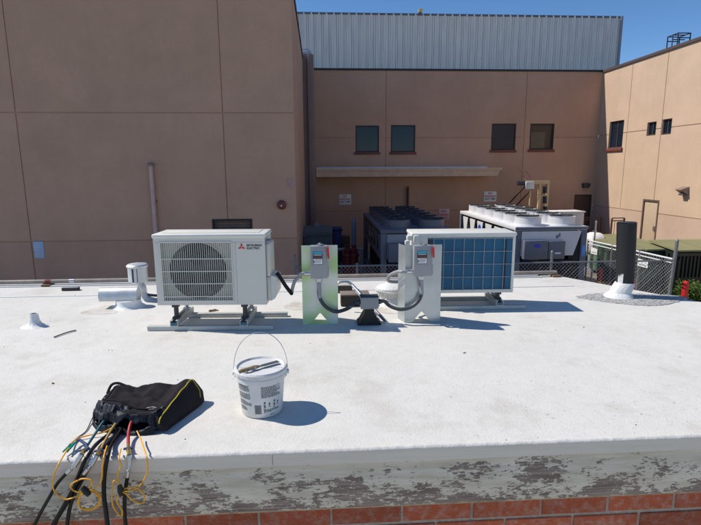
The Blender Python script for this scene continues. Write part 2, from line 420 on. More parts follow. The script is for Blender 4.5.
# ------------------------------------------------------------------ back stucco building
ZB = P(450, 71, YB).z; XR = PX(600, 170, 13.9).x
bb = thing('stucco_building', 'long brown stucco building straight ahead with four windows and a canopy', 'building', (6, YB, GZ))
XB0, XB1 = XL1-.2, 13.9
jz1, jz2 = P(450, 137.5, YB).z, P(450, 210.5, YB).z
ju = [P(386, 100, YB).x, P(526, 100, YB).x]
wins = [(355.5,125.5,379,152),(391,125,415,152),(492,123.5,515,150),(530.5,123.5,553,149.5)]
hol = []
for x0,y0,x1,y1 in wins:
    a, b = P(x0, y0, YB), P(x1, y1, YB); hol.append((a.x, b.x, b.z, a.z, .14))
dr = (P(574.5,195,YB).x, P(592,195,YB).x, P(583,246,YB).z, P(583,194.5,YB).z, .12)
part('wall', wallmesh(uvF(YB), XB0, XB1, jz2, ZB, hol+[dr], ju, [jz1, jz2+.016]), stucco_back, bb, True)
part('lower_wall', wallmesh(uvF(YB+.0), XB0, XB1, GZ, jz2, [(dr[0], dr[1], dr[2], jz2, .12)], ju, []), mat('stucco_back_low', (.50,.31,.22), .92, var=.07, vs=.5, bump=.35, bs=45, spec=.2), bb, True)
mb = MB(); mb.box(XB0, XB1+1, YB+.2, YB+6, ZB-.5, ZB-.15); part('roof', mb, stucco_dark, bb, True)
mb = MB(); mb.box(XB0, XB1-.02, YB-.05, YB+.25, ZB, ZB+.09); part('parapet_cap', mb, black, bb, True)
for i, h in enumerate(hol):
    a, b, c, d, _ = h; f = .06
    mb = MB(); mb.box(a, b, YB+.03, YB+.09, d-f, d); mb.box(a, b, YB+.03, YB+.09, c, c+f); mb.box(a, a+f, YB+.03, YB+.09, c+f, d-f); mb.box(b-f, b, YB+.03, YB+.09, c+f, d-f)
    w = part('window', mb, black, bb, True)
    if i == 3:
        w['label'] = 'window with a cream reflection painted on a sheet behind the glass'
        mb = MB(); mb.box(a+f, b-f-.35, YB+.078, YB+.085, c+f, d-f-.35); part('painted_reflection', mb, mat('reflection_cream', (.75,.58,.38), .7), w, True)  # cream reflection in the window, painted as a sheet behind the pane
    mb = MB(); mb.box(a+f, b-f, YB+.06, YB+.07, c+f, d-f)
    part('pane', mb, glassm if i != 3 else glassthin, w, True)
    mb = MB(); mb.box(a-.06, b+.06, YB-.06, YB+.03, c-.12, c, .01); part('sill', mb, sill_red, w, True)
# door of the back building
a, b, c, d, _ = dr
mb = MB(); mb.box(a, b, YB+.02, YB+.1, d-.08, d); mb.box(a, a+.08, YB+.02, YB+.1, c, d-.08); mb.box(b-.08, b, YB+.02, YB+.1, c, d-.08)
fr = part('door', mb, mat('door_brown', (.055,.025,.02), .5), bb, True)
mb = MB(); mb.box(a+.08, b-.08, YB+.05, YB+.09, c, d-.08); part('leaf', mb, mat('door_brown2', (.085,.04,.03), .5), fr, True)
mb = MB(); mb.tube([(a+.16, YB+.05, (c+d)/2-.1), (a+.16, YB-.01, (c+d)/2-.1), (a+.30, YB-.01, (c+d)/2-.1)], .014, 8); part('handle', mb, steel, fr, True)
# canopy
YC = 23.7
zt, zb = P(400,168.5,YC).z, P(400,176.5,YC).z; xa, xb = P(316,170,YC).x, P(498,170,YC).x
cn = thing('canopy', 'long flat tan canopy projecting from the back wall under the windows', 'canopy', (xa, YB, zb))
mb = MB(); mb.box(xa, xb, YC, YB, zb+.10, zt-.08); part('deck', mb, stucco_tan, cn, True)
mb = MB(); mb.prism([(xa, YC-.03, zb), (xb-.02, YC-.03, zb), (xb+.12, YC-.03, zt), (xa, YC-.03, zt)], (0,.03,0)); mb.box(xa, xb+.16, YC-.08, YC-.03, zt-.09, zt+.02); part('fascia', mb, mat('canopy_fascia', (.60,.43,.30), .8, vs=3), cn, True)
mb = MB(); mb.box(xa, xb-.1, YB-.06, YB, zt+.0, zt+.08); mb.box(xa, xb, YC+.02, YB-.07, zt-.078, zt-.03); part('flashing', mb, chwhite, cn, True)
# tall brown duct in the corner
YD = 23.6; a, b = P(303, 54, YD), P(313.5, 54, YD)
t = thing('vertical_duct', 'tall square brown duct in the corner between the two brown buildings', 'duct', ((a.x+b.x)/2, YD, GZ))
xm = a.x+(b.x-a.x)*.38
mb = MB(); mb.box(a.x-.05, xm, YD+.15, YD+.6, GZ, a.z+.04); mb.box(xm, b.x, YD, YD+.55, GZ, a.z, .01); part('shaft', mb, duct_brown, t, True)
mb = MB(); mb.box(a.x-.35, b.x-.1, YD+.2, YD+.5, a.z+.05, a.z+.16, .02); mb.tube([(a.x-.3,YD+.1,a.z+.2),(b.x-.25,YD+.1,a.z+.22),(b.x-.08,YD+.1,a.z+.05)], .025, 8); part('cap', mb, mat('cap_blue', (.35,.42,.52), .4, metal=.4), t, True)
mb = MB(); mb.box(a.x-.3, a.x-.06, YD+.1, YD+.3, a.z-.75, a.z-.15, .04); part('bracket', mb, chwhite, t, True)

# ------------------------------------------------------------------ metal clad building behind
YM = 28.5
x0, x1 = P(280, 15, YM).x-2, P(618.5, 40, YM).x; z0, z1 = P(450, 72, YM).z-1.5, P(450, 14.5, YM).z
mc = thing('metal_clad_building', 'tall pale ribbed metal building rising behind the brown back building', 'building', ((x0+x1)/2, YM, z0))
mb = MB(); prof = []
x = x0; per = .395
while x < x1-.02:
    for dx, dy in ((0,0),(.05,0),(.062,-.05),(.115,-.05),(.127,0),(.20,0),(.202,.09),(.218,.09),(.220,0),(.30,0),(.302,.07),(.314,.07),(.318,0)):
        if x+dx < x1: prof.append((x+dx, YM+dy))
    x += per
prof.append((x1, YM))
mb.grid(lambda i, j: (prof[i][0], prof[i][1], z0 + (z1-z0)*j/1), len(prof), 2)
part('cladding', mb, claddingm, mc, True, sharp=10)
mb = MB(); mb.box(x1, x1+.12, YM-.09, YM+8, z0, z1); part('side_wall', mb, chgrey, mc, True)
mb = MB(); mb.box(x0, x1+.15, YM-.02, YM+.2, z1-.07, z1+.03); part('coping', mb, chdark, mc, True)
mb = MB(); mb.box(x0, x1, YM+.1, YM+8, z0-.2, z1-.15); part('hall', mb, chgrey, mc, True)
p = P(420, 13, YM)
t = thing('flood_lamp', 'tiny yellow lamp on the top edge of the ribbed metal wall', 'lamp', (p.x, YM, z1+.05))
mb = MB(); mb.box(p.x-.1, p.x+.1, YM-.1, YM+.1, z1+.05, z1+.25, .02); part('housing', mb, chgrey, t, True)
mb = MB(); mb.box(p.x-.07, p.x+.12, YM-.13, YM-.1, z1+.07, z1+.23, .01); part('lens', mb, mat('lens_yellow', (.8,.6,.1), .3), t, True)

# ------------------------------------------------------------------ right stucco building (faces the sun)
XW = 13.9; uvR = lambda X: (lambda u, v, d: (X+d, u, v))
def W(x, y): return PX(x, y, XW)
zr1, zr2 = W(655,129).z, W(650,213).z; ZR = W(690, 43.5).z
rb = thing('stucco_building', 'sunlit tan and pink stucco building along the right with a door and small windows', 'building', (XW, 20, GZ))
hs = []
for x0,y0,x1,y1 in [(609,121,623,148),(647,122,656,135.5),(661.5,119,671.5,134.5)]:
    a, b = W(x0,(y0+y1)/2), W(x1,(y0+y1)/2)
    hs.append((b.y, a.y, W((x0+x1)/2,y1).z, W((x0+x1)/2,y0).z, .16))
a, b = W(641.5,220), W(657.5,220); rd = (b.y, a.y, GZ+.55, W(650,199.5).z, .1)
part('wall', wallmesh(uvR(XW), 9.0, YB, zr2, ZR, hs+[rd], [W(658,160).y, W(612,160).y-1.0, 14.6], [zr1, zr2+.016]), stucco_tan, rb, True)
part('lower_wall', wallmesh(uvR(XW+.0), 9.0, YB, GZ, zr2, [(rd[0], rd[1], rd[2], zr2, .1)], [W(658,160).y, 14.6], []), stucco_pink, rb, True, 'pinkish lower band of the sunlit wall')
mb = MB(); mb.box(XW+.25, XW+9, 9.0, YB+6, ZR-.4, ZR-.1); part('roof', mb, stucco_dark, rb, True)
mb = MB(); mb.box(XW-.06, XW+.25, 9.0, YB+.3, ZR, ZR+.11); part('parapet_cap', mb, trim_brown, rb, True)
for i, h in enumerate(hs):
    a, b, c, d, _ = h; f = .05
    mb = MB(); X0, X1 = XW+.06, XW+.12
    mb.box(X0, X1, a, b, d-f, d); mb.box(X0, X1, a, b, c, c+f); mb.box(X0, X1, a, a+f, c+f, d-f); mb.box(X0, X1, b-f, b, c+f, d-f); mb.box(X0+.01, X1-.01, (a+b)/2-.02, (a+b)/2+.02, c+f, d-f)
    w = part('window', mb, trim_brown, rb, True)
    mb = MB(); mb.box(X1-.02, X1-.01, a+f, b-f, c+f, d-f); part('pane', mb, glassm, w, True)
    if i == 0: mb = MB(); mb.box(XW-.08, XW+.05, a-.08, b+.08, c-.14, c, .01); part('sill', mb, sill_red, w, True)
a, b, c, d, _ = rd; f = .07
mb = MB(); mb.box(XW-.02, XW+.08, a, b, d-f, d); mb.box(XW-.02, XW+.08, a, a+f, c, d-f); mb.box(XW-.02, XW+.08, b-f, b, c, d-f)
dd = part('door', mb, mat('doorframe_brown', (.13,.08,.06), .5), rb, True)
mb = MB(); mb.box(XW+.03, XW+.07, a+f, b-f, c, d-f, .005); part('leaf', mb, doortan, dd, True)
mb = MB(); mb.box(XW-.03, XW+.03, a+f+.08, a+f+.14, c+.95, c+1.15, .01); part('handle', mb, steel, dd, True)
mb = MB(); mb.box(XW-1.2, XW, a-.9, b+.9, GZ, c-.01); part('door_landing', mb, ground_m, rb, True)
# wall lamp hood on right wall
p = W(686, 190)
t = thing('wall_lamp', 'dark wedge shaped lamp hood high on the sunlit right wall', 'wall lamp', (XW, p.y, p.z))
mb = MB(); mb.prism([(XW, p.y-.17, p.z+.13), (XW, p.y-.17, p.z-.16), (XW-.06, p.y-.17, p.z-.16), (XW-.30, p.y-.17, p.z+.0), (XW-.30,p.y-.17,p.z+.03)], (0,.34,0)); part('hood', mb, duct_brown, t, True)
mb = MB(); mb.box(XW-.20, XW-.03, p.y-.12, p.y+.12, p.z-.2, p.z-.13, .01); part('lens', mb, inkgrey, t, True)
p = W(665.5, 214)
# roof ladder rails
pa, pb = W(662,47), W(672,47)
t = thing('roof_ladder', 'small dark roof access ladder hoops on the right parapet', 'ladder', (XW, pa.y, ZR+.11))
mb = MB()
for X in (XW+.2, XW+.7):
    mb.tube([(X, pb.y, ZR+.1), (X, pb.y, ZR+.62), (X, pa.y, ZR+.62), (X, pa.y, ZR+.1)], .025, 8)
for y in (pa.y, pb.y, (pa.y+pb.y)/2): mb.tube([(XW+.2,y,ZR+.45),(XW+.7,y,ZR+.45)], .02, 8); mb.tube([(XW+.2,y,ZR+.62),(XW+.7,y,ZR+.62)], .02, 8)
mb.tube([(XW+.2,(pa.y+pb.y)/2,ZR+.1),(XW+.2,(pa.y+pb.y)/2,ZR+.62)], .02, 8)
part('rail', mb, darkmetal, t, True)
# lamp above the dark door
p = P(585, 185.5, YB)
t = thing('wall_lamp', 'dark square wall lamp above the brown door in the far corner', 'wall lamp', (p.x, YB, p.z-.12))
mb = MB(); mb.box(p.x-.17, p.x+.17, YB-.22, YB, p.z-.06, p.z+.12, .02); part('housing', mb, darkmetal, t, True)
mb = MB(); mb.box(p.x-.13, p.x+.13, YB-.2, YB-.02, p.z-.13, p.z-.062, .01); part('lens', mb, inkgrey, t, True)
# railings
def railing(x0, x1, y0, y1, zt, label):
    t = thing('railing', label, 'railing', (x0, y0, GZ), 0, 'brown door railings')
    mb = MB()
    L = math.hypot(x1-x0, y1-y0); n = max(2, int(L/.14))
    for z in (zt, zt-.12, GZ+.7): mb.tube([(x0,y0,z),(x1,y1,z)], .025, 6)
    part('rail', mb, trim_brown, t, True)
    mb = MB()
    for i in range(1, n): q = i/n; mb.tube([(x0+(x1-x0)*q, y0+(y1-y0)*q, GZ+.7), (x0+(x1-x0)*q, y0+(y1-y0)*q, zt-.12)], .011, 5)
    part('baluster', mb, trim_brown, t, True)
    for q in (0, 1):
        mb = MB(); X, Y = x0+(x1-x0)*q, y0+(y1-y0)*q; mb.box(X-.03, X+.03, Y-.03, Y+.03, GZ, zt-.02); part('post', mb, trim_brown, t, True)
p1, p2 = P(584,217.5,23.6), P(602,217.5,23.6)
railing(p1.x, min(p2.x, XW-.1), 23.6, 23.6, p1.z, 'brown metal railing in front of the dark corner door')
p1, p2 = P(615,219,21.5), P(638,219,21.5)
railing(p1.x+.1, XW-.2, 21.9, 21.9, p1.z, 'sunlit brown railing beside the tan door of the right building')

# small signs on the back wall
def sign(px0, py0, px1, py1, label, lines, plate=white):
    a, b = P(px0, py0, YB), P(px1, py1, YB); x0, x1, zt, zb = a.x, b.x, a.z, b.z
    t = thing('wall_sign', label, 'sign', ((x0+x1)/2, YB, zb), 0, 'small warning signs on the back wall')
    mb = MB(); mb.box(x0, x1, YB-.02, YB+.008, zb, zt, .004); part('plate', mb, plate, t, True)
    H = zt-zb; z = zt-.06*H
    for body, frac, m in lines:
        sz = H*frac*1.2; z -= H*frac*1.15
        o = text('lettering', body, sz, m, t, (0, -.023, z+H*.06-zb), align='CENTER', sx=1)
        w = max(v.co.x for v in o.data.vertices)-min(v.co.x for v in o.data.vertices)
        if w > (x1-x0)*.88: o.scale.x = (x1-x0)*.88/w
    return t
sign(339, 194.5, 351, 204.5, 'white no parking sign under the canopy on the left of the back wall', [('NO', .24, red), ('PARKING', .27, red), ('ANY TIME', .2, ink)])
sign(439, 209, 449, 219, 'pinkish red-lettered sign behind the far end of the dark condenser unit', [('NO', .3, red), ('PARKING', .3, red), ('TOW AWAY', .2, red)], mat('sign_pink', (.68,.55,.53), .5))
sign(484, 191.5, 496, 201.5, 'white no parking sign right of the canopy above the pale condenser unit', [('NO', .24, red), ('PARKING', .27, red), ('ANY TIME', .2, ink)])
# post on wall
p = P(408, 188, YB-.12)
t = thing('standpipe', 'short rust brown pipe rising against the back wall behind the dark condenser unit', 'pipe', (p.x, YB-.12, GZ))
mb = MB(); mb.tube([(p.x, YB-.12, GZ), (p.x, YB-.12, p.z)], .06, 12); part('pipe', mb, mat('rust', (.13,.06,.035), .8), t, True)
mb = MB(); mb.cyl((p.x, YB-.12, p.z), (p.x, YB-.12, p.z+.08), .04); part('cap', mb, trim_brown, t, True)

# ------------------------------------------------------------------ yellow frame on the wall
YY = 23.4
def py(x, y, Y=YY): return P(x, y, Y)
t = thing('service_frame', 'yellow steel frame with dark insulators reaching out from the back wall', 'utility frame', (py(540,210).x, YY, GZ))
mb = MB()
a = py(540,184); mb.box(a.x-.06, a.x+.06, YY-.06, YY+.06, GZ, a.z)
b = py(548,184); mb.box(b.x-.05, b.x+.05, YY-.05, YY+.05, GZ, a.z)
mb.box(py(526,184).x, b.x+.05, YY-.08, YY+.08, a.z, a.z+.16); mb.box(a.x+.06, b.x-.05, YY-.04, YY+.04, py(540,197).z, py(540,195).z); mb.box(py(530.5,190).x-.03, py(530.5,190).x+.03, YY-.03, YY+.03, GZ, a.z)
part('post', mb, yellowp, t, True)
mb = MB(); c = py(517,184); e = py(527,184); mb.cyl((c.x, YY, c.z+.05), (e.x+.1, YY, e.z+.03), .11); part('motor', mb, darkmetal, t, True)
mb = MB(); mb.box(py(524.5,182).x, py(533,182).x, YY-.18, YY-.085, py(527,189).z, py(527,181.5).z, .02); part('box', mb, chwhite, t, True)
for k, (u, v) in enumerate(((525.5,186),(533,188))):
    mb = MB(); s_, e_ = py(u, v), py(u-11.5, v+18); mb.tube([s_, (e_.x, YY+.6, e_.z)], .03, 8); part('brace', mb, black, t, True)
    mb = MB(); s_ = py(u+1, v-4); e_ = P(u-6-k*1, v-17, YB-.02); mb.tube([s_, e_], .012, 6); part('stay_wire', mb, steel, t, True)
for v in (188, 198, 208):
    mb = MB(); q = py(544.3, v); mb.lathe([(.04,-.2),(.1,-.18),(.1,-.12),(.07,-.1),(.1,-.06),(.1,0),(.07,.02),(.1,.06),(.1,.12),(.04,.14)], (q.x, YY-.08, q.z-.05), 12); part('insulator', mb, darkmetal, t, True)

# ------------------------------------------------------------------ condenser units (chillers)
def chiller(name, xl, wd, y0, L, ztop, nf, pitch, side, top, frame, endm, label, lit, logo):
    t = thing(name, label, 'condenser unit', (xl, y0, GZ), 0, 'large rooftop-style condenser units in the yard')
    H = ztop-GZ; hz = H-.92         # V section occupies the top 0.92 m
    mb = MB(); mb.box(0, wd, 0, L, H-.12, H, .015); mb.box(-.012, wd+.012, -.012, -.0005, H-.02, H+.005, .003); part('top_deck', mb, top, t)
    mb = MB(); mb.box(-.02, wd+.02, -.03, -.0125, H-.10, H-.021, .004); part('end_lip', mb, frame, t)
    mb = MB()
    for x in (0, wd-.18):
        for y in (.0, L-.16): mb.box(x, x+.18, y, y+.16, .1, H-.12, .01)
    mb.box(0, wd, .01, L-.01, .1, .28); mb.box(0, .12, .16, L-.16, hz-.02, hz+.1); mb.box(wd-.12, wd, .16, L-.16, hz-.02, hz+.1)
    part('frame', mb, frame, t)
    mb = MB(); mb.box(.25, wd-.25, .3, L-.3, .3, hz-.05); mb.box(.5, wd-.5, .2, L-.2, hz, H-.14)
    part('core', mb, coil_black, t)
    n = nf
    for s in (0, 1):
        for i in range(n):
            y = .25 + (L-.5)*(i+.5)/n; w = (L-.5)/n; X = .03 if s == 0 else wd-.06
            mb = MB(); mb.prism([(X, y-.36*w, H-.2), (X, y+.36*w, H-.2), (X, y+.17*w, hz+.12), (X, y-.17*w, hz+.12)], (.03,0,0)); part('side_panel', mb, side, t)
            mb = MB(); mb.face([(X+.1*(1-2*s), y-.45*w, H-.14), (X+.1*(1-2*s), y+.45*w, H-.14), (X+(.3)*(1-2*s), y+.45*w, hz+.1), (X+.3*(1-2*s), y-.45*w, hz+.1)]); part('coil', mb, coilgrey, t)
    # end panel and control boxes
    mb = MB(); mb.prism([(.19, -.015, H-.14), (wd-.19, -.015, H-.14), (wd-.42, -.015, hz+.02), (.19, -.015, hz+.02)], (0,.03,0)); part('end_panel', mb, endm, t)
    mb = MB(); mb.box(.21, wd*.42, -.22, -.016, H-.98, H-.40, .015); part('control_box', mb, frame, t)
    mb = MB(); mb.box(wd*.43, wd*.66, -.2, -.016, H-.98, H-.42, .015); part('control_box', mb, frame, t)
    mb = MB(); mb.lathe([(.11,0),(.11,.006)], (wd*.27, -.222, H-.56), 24, 'Y', wob=lambda a: 1-.45*abs(math.sin(a))); part('badge', mb, blue, t)
    mb = MB(); mb.box(wd*.52, wd*.60, -.208, -.201, H-.82, H-.77); part('label_plate', mb, white, t)
    mb = MB(); mb.box(.25, wd-.25, .02, .1, .32, hz-.12); mb.box(wd*.76, wd-.2, .03, .1, hz-.1, H-.15)
    for k in range(3): mb.tube([(.4+k*.5, -.0, .6), (.5+k*.5, -.05, .9), (.8+k*.5, -.02, 1.0)], .05, 8, sm=4)
    part('pipework', mb, coil_black, t)
    # fans
    r = .405
    for i in range(nf):
        for j in range(2):
            x = wd*(.26 + .48*j); y = .5 + pitch*i + .05
            mb = MB(); mb.lathe([(r+.02,0),(r+.02,.03),(r,.04),(r,.27),(r+.015,.28),(r-.03,.28),(r-.03,.02)], (x, y, H), 28, capb=False, capt=False)
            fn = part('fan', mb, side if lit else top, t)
            mb = MB()
            for q in range(1, 6): mb.lathe([(r*q/6-.008, .285),(r*q/6+.008,.285),(r*q/6+.008,.297),(r*q/6-.008,.297)], (x, y, H), 20, capb=False, capt=False)
            for q in range(4):
                A = q*math.pi/4+.3; mb.tube([(x-math.cos(A)*(r+.03), y-math.sin(A)*(r+.03), H+.30), (x+math.cos(A)*(r+.03), y+math.sin(A)*(r+.03), H+.30)], .012, 5)
            part('guard', mb, darkmetal, fn)
            mb = MB()
            for q in range(5):
                A = q*2*math.pi/5
                pts = [Vector((.06,-.05,.12)), Vector((.31,-.13,.12)), Vector((.32,.1,.2)), Vector((.06,.05,.2))]
                mb.prism([Matrix.Rotation(A, 3, 'Z') @ v + Vector((x, y, H)) for v in pts], (0,0,.01))
            mb.cyl((x,y,H+.05),(x,y,H+.22),.08)
            part('blades', mb, coil_black, fn)
    if logo:
        mb = MB(); mb.box(wd*.56, wd*.595, -.022, -.0155, H-.36, H-.26); mb.box(wd*.597, wd*.62, -.022, -.0155, H-.32, H-.20); part('emblem', mb, mat('emblem_grey', (.2,.17,.2), .5), t)
        mb = MB(); y = .25 + (L-.5)*3.5/n-(L-.5)/n*0; mb.lathe([(.17,0),(.17,.012)], (.018, y, H-.48), 24, 'X'); part('badge', mb, blue, t)
        mb = MB(); mb.box(wd-.15, wd-.03, -.012, .0, H-.95, H-.6, .003); part('tag', mb, mat('tag_blue', (.1,.3,.7), .5), t)
    return t
a, b = P(516, 227, 15.0), P(588, 226.5, 15.0)
chiller('condenser_unit', a.x, b.x-a.x, 15.0, 6.2, a.z, 6, .99, chwhite, chwhite, chdark, chwhite, 'pale grey condenser unit with twelve fans, sunlit along its left side', True, True)
mb = None
a = P(381, 230, 15.3)
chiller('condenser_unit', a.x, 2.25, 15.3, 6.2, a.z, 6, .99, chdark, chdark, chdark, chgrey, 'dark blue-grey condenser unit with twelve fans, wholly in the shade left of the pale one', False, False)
# ------------------------------------------------------------------ yard things
def yb(x0, x1, y, Y): a, b = P(x0, y, Y), P(x1, y, Y); return a.x, b.x, a.z
x0, x1, z = yb(304, 331.5, 229, 19.5)
t = thing('utility_cabinet', 'grey-green metal utility cabinet with sloping lid in the shaded yard corner', 'cabinet', ((x0+x1)/2, 19.5, GZ))
mb = MB(); mb.box(x0+.03, x1-.03, 19.5, 20.6, GZ+.1, z-.25, .01); part('body', mb, greencab, t, True)
mb = MB(); mb.prism([(x0-.04, 19.44, z-.25), (x0-.04, 19.44, z-.13), (x0-.04, 20.0, z), (x0-.04, 20.7, z), (x0-.04, 20.7, z-.25)], (x1-x0+.08,0,0)); part('lid', mb, greencab, t, True)
mb = MB(); m_ = (x0+x1)/2; mb.box(x0+.08, m_-.02, 19.48, 19.5, GZ+.25, z-.32, .005); mb.box(m_+.02, x1-.08, 19.48, 19.5, GZ+.25, z-.32, .005); part('door', mb, greencab, t, True)
mb = MB(); mb.box(m_-.12, m_-.07, 19.45, 19.48, z-1, z-.8); part('handle', mb, steel, t, True)
mb = MB(); mb.box(x0, x1, 19.5, 20.6, GZ, GZ+.1); part('plinth', mb, ground_m, t, True)
mb = MB()
for i, q in enumerate((.42, .5)): mb.lathe([(.05,0),(.06,.06),(.03,.1),(.03,.18-.04*i),(.005,.2-.04*i)], (x0+(x1-x0)*q, 20.2, z), 12)
part('bushing', mb, chgrey, t, True)
x0, x1, z = yb(332, 342, 228.5, 20.3)
t = thing('wheeled_bin', 'dark blue bin beside the grey-green utility cabinet', 'bin', ((x0+x1)/2, 20.3, GZ))
mb = MB(); mb.prism([(x0+.06,20.36,GZ+.08),(x1-.06,20.36,GZ+.08),(x1-.06,20.9,GZ+.08),(x0+.06,20.9,GZ+.08)], (0,0,.3)); mb.box(x0+.02, x1-.02, 20.3, 21, GZ+.35, z-.1, .03); part('body', mb, bluedk, t, True)
mb = MB(); mb.box(x0-.02, x1+.02, 20.26, 21.04, z-.1, z, .025); part('lid', mb, bluedk, t, True)
mb = MB(); mb.lathe([(.1,-.05),(.1,.0)], ((x0+x1)/2, 20.31, z-.35), 16, 'Y', wob=lambda a: 1+.25*math.sin(5*a)); part('sticker', mb, wallgrey, t, True)
for X in (x0+.06, x1-.1):
    mb = MB(); mb.lathe([(.09,0),(.09,.05)], (X, 20.85, GZ+.09), 16, 'X'); part('wheel', mb, rubber, t, True)
x0, x1, z = yb(351.5, 356, 218, 21)
t = thing('gas_cylinder', 'slim blue-grey cylinder standing upright left of the dark condenser unit', 'cylinder', ((x0+x1)/2, 21, GZ))
mb = MB(); r = (x1-x0)/2; mb.lathe([(r,GZ),(r,z-.2),(r*.8,z-.08),(r*.4,z-.02)], ((x0+x1)/2, 21, 0)); part('body', mb, mat('cyl_blue', (.28,.36,.45), .4), t, True)
mb = MB(); mb.lathe([(r*.35,z-.02),(r*.35,z+.05),(r*.1,z+.06)], ((x0+x1)/2, 21, 0), 12); part('valve', mb, steel, t, True)
x0, x1, z = yb(345, 356.5, 247, 17.5)
t = thing('fire_valve', 'pair of dark red fire pipe valves behind the fence in the shade', 'pipe valve', ((x0+x1)/2, 17.5, GZ))
mb = MB()
for X in (x0+.08, x1-.1): mb.lathe([(.16,GZ),(.16,z-.35),(.2,z-.33),(.2,z-.27),(.13,z-.2),(.15,z-.1),(.06,z-.02),(.06,z+.02),(.002,z+.02)], (X, 17.5, 0), 18)
mb.cyl((x0-.02,17.5,z-.55),(x1+.02,17.5,z-.55),.09); part('body', mb, reddk, t, True)
mb = MB()
for X in (x0+.08, x1-.1): mb.tube([(X+.1*math.cos(k), 17.5+.1*math.sin(k), z+.05) for k in [i*math.pi/6 for i in range(12)]], .015, 6, closed=True); mb.cyl((X-.1,17.5,z+.05),(X+.1,17.5,z+.05),.01)
part('handwheel', mb, reddk, t, True)
x0, x1, z = yb(336, 362, 249.5, 17.9)
mb = MB(); mb.cyl((x0,17.9,z),(x1,17.9,z),.055); mb.cyl((x0,17.9,z),(x0,17.9,GZ),.055); mb.cyl((x1,17.9,z),(x1,17.9,GZ),.055)
solo('water_pipe', mb, chgrey, 'pale horizontal pipe running behind the red fire valves', 'pipe')
x0, x1, z = yb(341, 350, 236, 21.6)
t = thing('meter_box', 'small brown box on legs beside the blue-grey cylinder', 'box', ((x0+x1)/2, 21.6, GZ))
mb = MB(); mb.box(x0, x1, 21.6, 22, z-.5, z, .02); part('housing', mb, wood, t, True)
for X in (x0+.03, x1-.07): mb = MB(); mb.box(X, X+.04, 21.7, 21.74, GZ, z-.5); part('leg', mb, trim_brown, t, True)
# white cabinet behind pale unit
x0, x1, z = yb(556, 584.5, 211.5, 22.2)
t = thing('equipment_cabinet', 'white box cabinet standing beyond the right end of the pale condenser unit', 'cabinet', ((x0+x1)/2, 22.2, GZ))
mb = MB(); mb.box(x0, x1, 22.2, 23.2, GZ+.12, z-.06, .02); part('body', mb, chwhite, t, True)
mb = MB(); mb.box(x0-.04, x1+.04, 22.16, 23.24, z-.06, z, .01); part('lid', mb, white, t, True)
for i in range(2): mb = MB(); w = (x1-x0-.1)/2; mb.box(x0+.05+i*w, x0+.03+(i+1)*w, 22.18, 22.2, GZ+.25, z-.12, .004); part('door', mb, chwhite, t, True)
# white tank
a, b = P(590, 236, 19.0), P(607, 236, 19.0); z = P(598, 233, 19.0).z
t = thing('utility_tank', 'low white rounded tank between the pale condenser unit and the green dumpster', 'tank', ((a.x+b.x)/2, 19, GZ))
mb = MB(); r = .42; mb.lathe([(.02,0),(.25,.02),(.38,.1),(r,.22),(r,b.x-a.x-.25),(.38,b.x-a.x-.1),(.25,b.x-a.x-.02),(.02,b.x-a.x)], (a.x, 19.3, z-r), 24, 'X'); part('shell', mb, white, t, True)
for X in (a.x+.2, b.x-.25): mb = MB(); mb.box(X, X+.08, 19.0, 19.6, GZ, z-r-.2); part('leg', mb, chgrey, t, True)
mb = MB(); mb.tube([((a.x+b.x)/2,19.3,z-.01),((a.x+b.x)/2,19.3,z+.06)], .08, 12); part('filler_cap', mb, steel, t, True)
# thin white post
p = P(596, 222, 17.5)
mb = MB(); mb.tube([(p.x,17.5,GZ),(p.x,17.5,p.z)], .03, 8); mb.lathe([(.04,p.z),(.03,p.z+.04),(.004,p.z+.06)], (p.x,17.5,0), 10)
solo('marker_post', mb, steel, 'thin pale metal post standing in front of the low white tank', 'post')

# dumpsters
def dumpster(x0, x1, y0, y1, zt, label, bodyc, frontc, ribs):
    t = thing('dumpster', label, 'dumpster', ((x0+x1)/2, y0, GZ), 0, 'green dumpsters behind the chain-link fence')
    mb = MB(); mb.prism([(x0,y0+.15,GZ+.15),(x0,y1,GZ+.15),(x0,y1,zt-.08),(x0,y0,zt-.18),(x0,y0,GZ+.7)], (x1-x0,0,0)); part('body', mb, bodyc, t, True)
    mb = MB(); xm = (x0+x1)/2
    for u, v in ((x0-.05, xm-.02), (xm+.02, x1+.05)):
        mb.prism([(u,y0-.08,zt-.15),(u,y1,zt-.03),(u,y1,zt+.03),(u,y0-.08,zt-.10)], (v-u,0,0))
    part('lid', mb, dumplid, t, True)
    mb = MB()
    for i in range(ribs):
        X = x0+.1+(x1-x0-.2)*i/(ribs-1); mb.box(X-.02, X+.02, y0-.05, y0+.02, GZ+.75, zt-.3)
    mb.box(x0-.04, x1+.04, y0-.06, y0+.03, zt-.29, zt-.19); mb.box(x0-.04, x0, y0+.1, y1, GZ+.9, GZ+1.05)
    for k in range(3):
        yy = y0+.35+(y1-y0-.6)*k/2; mb.box(x0-.06, x0-.001, yy-.05, yy+.05, GZ+.2, zt-.25)
    part('rib', mb, frontc, t, True)
    for X in (x0+.1, x1-.2):
        mb = MB(); mb.lathe([(.08,0),(.08,.1)], (X, y0+.3, GZ+.08), 14, 'X'); part('caster', mb, rubber, t, True)
    return t
a, b = P(623, 243, 15.2), P(667, 243, 15.2)
dumpster(a.x, b.x, 15.2, 16.5, P(640, 246, 15.2).z, 'green dumpster with a closed pale lid, the left one behind the fence', dumpgreen, dumpdark, 6)
c = P(671, 243, 14.9)
t = dumpster(c.x, c.x+1.75, 14.6, 15.9, P(690, 246.5, 14.6).z, 'dark ribbed green dumpster at the right edge beyond the fence post', dumpdark, dumpdark, 14)
a = P(605, 240, 18.3)
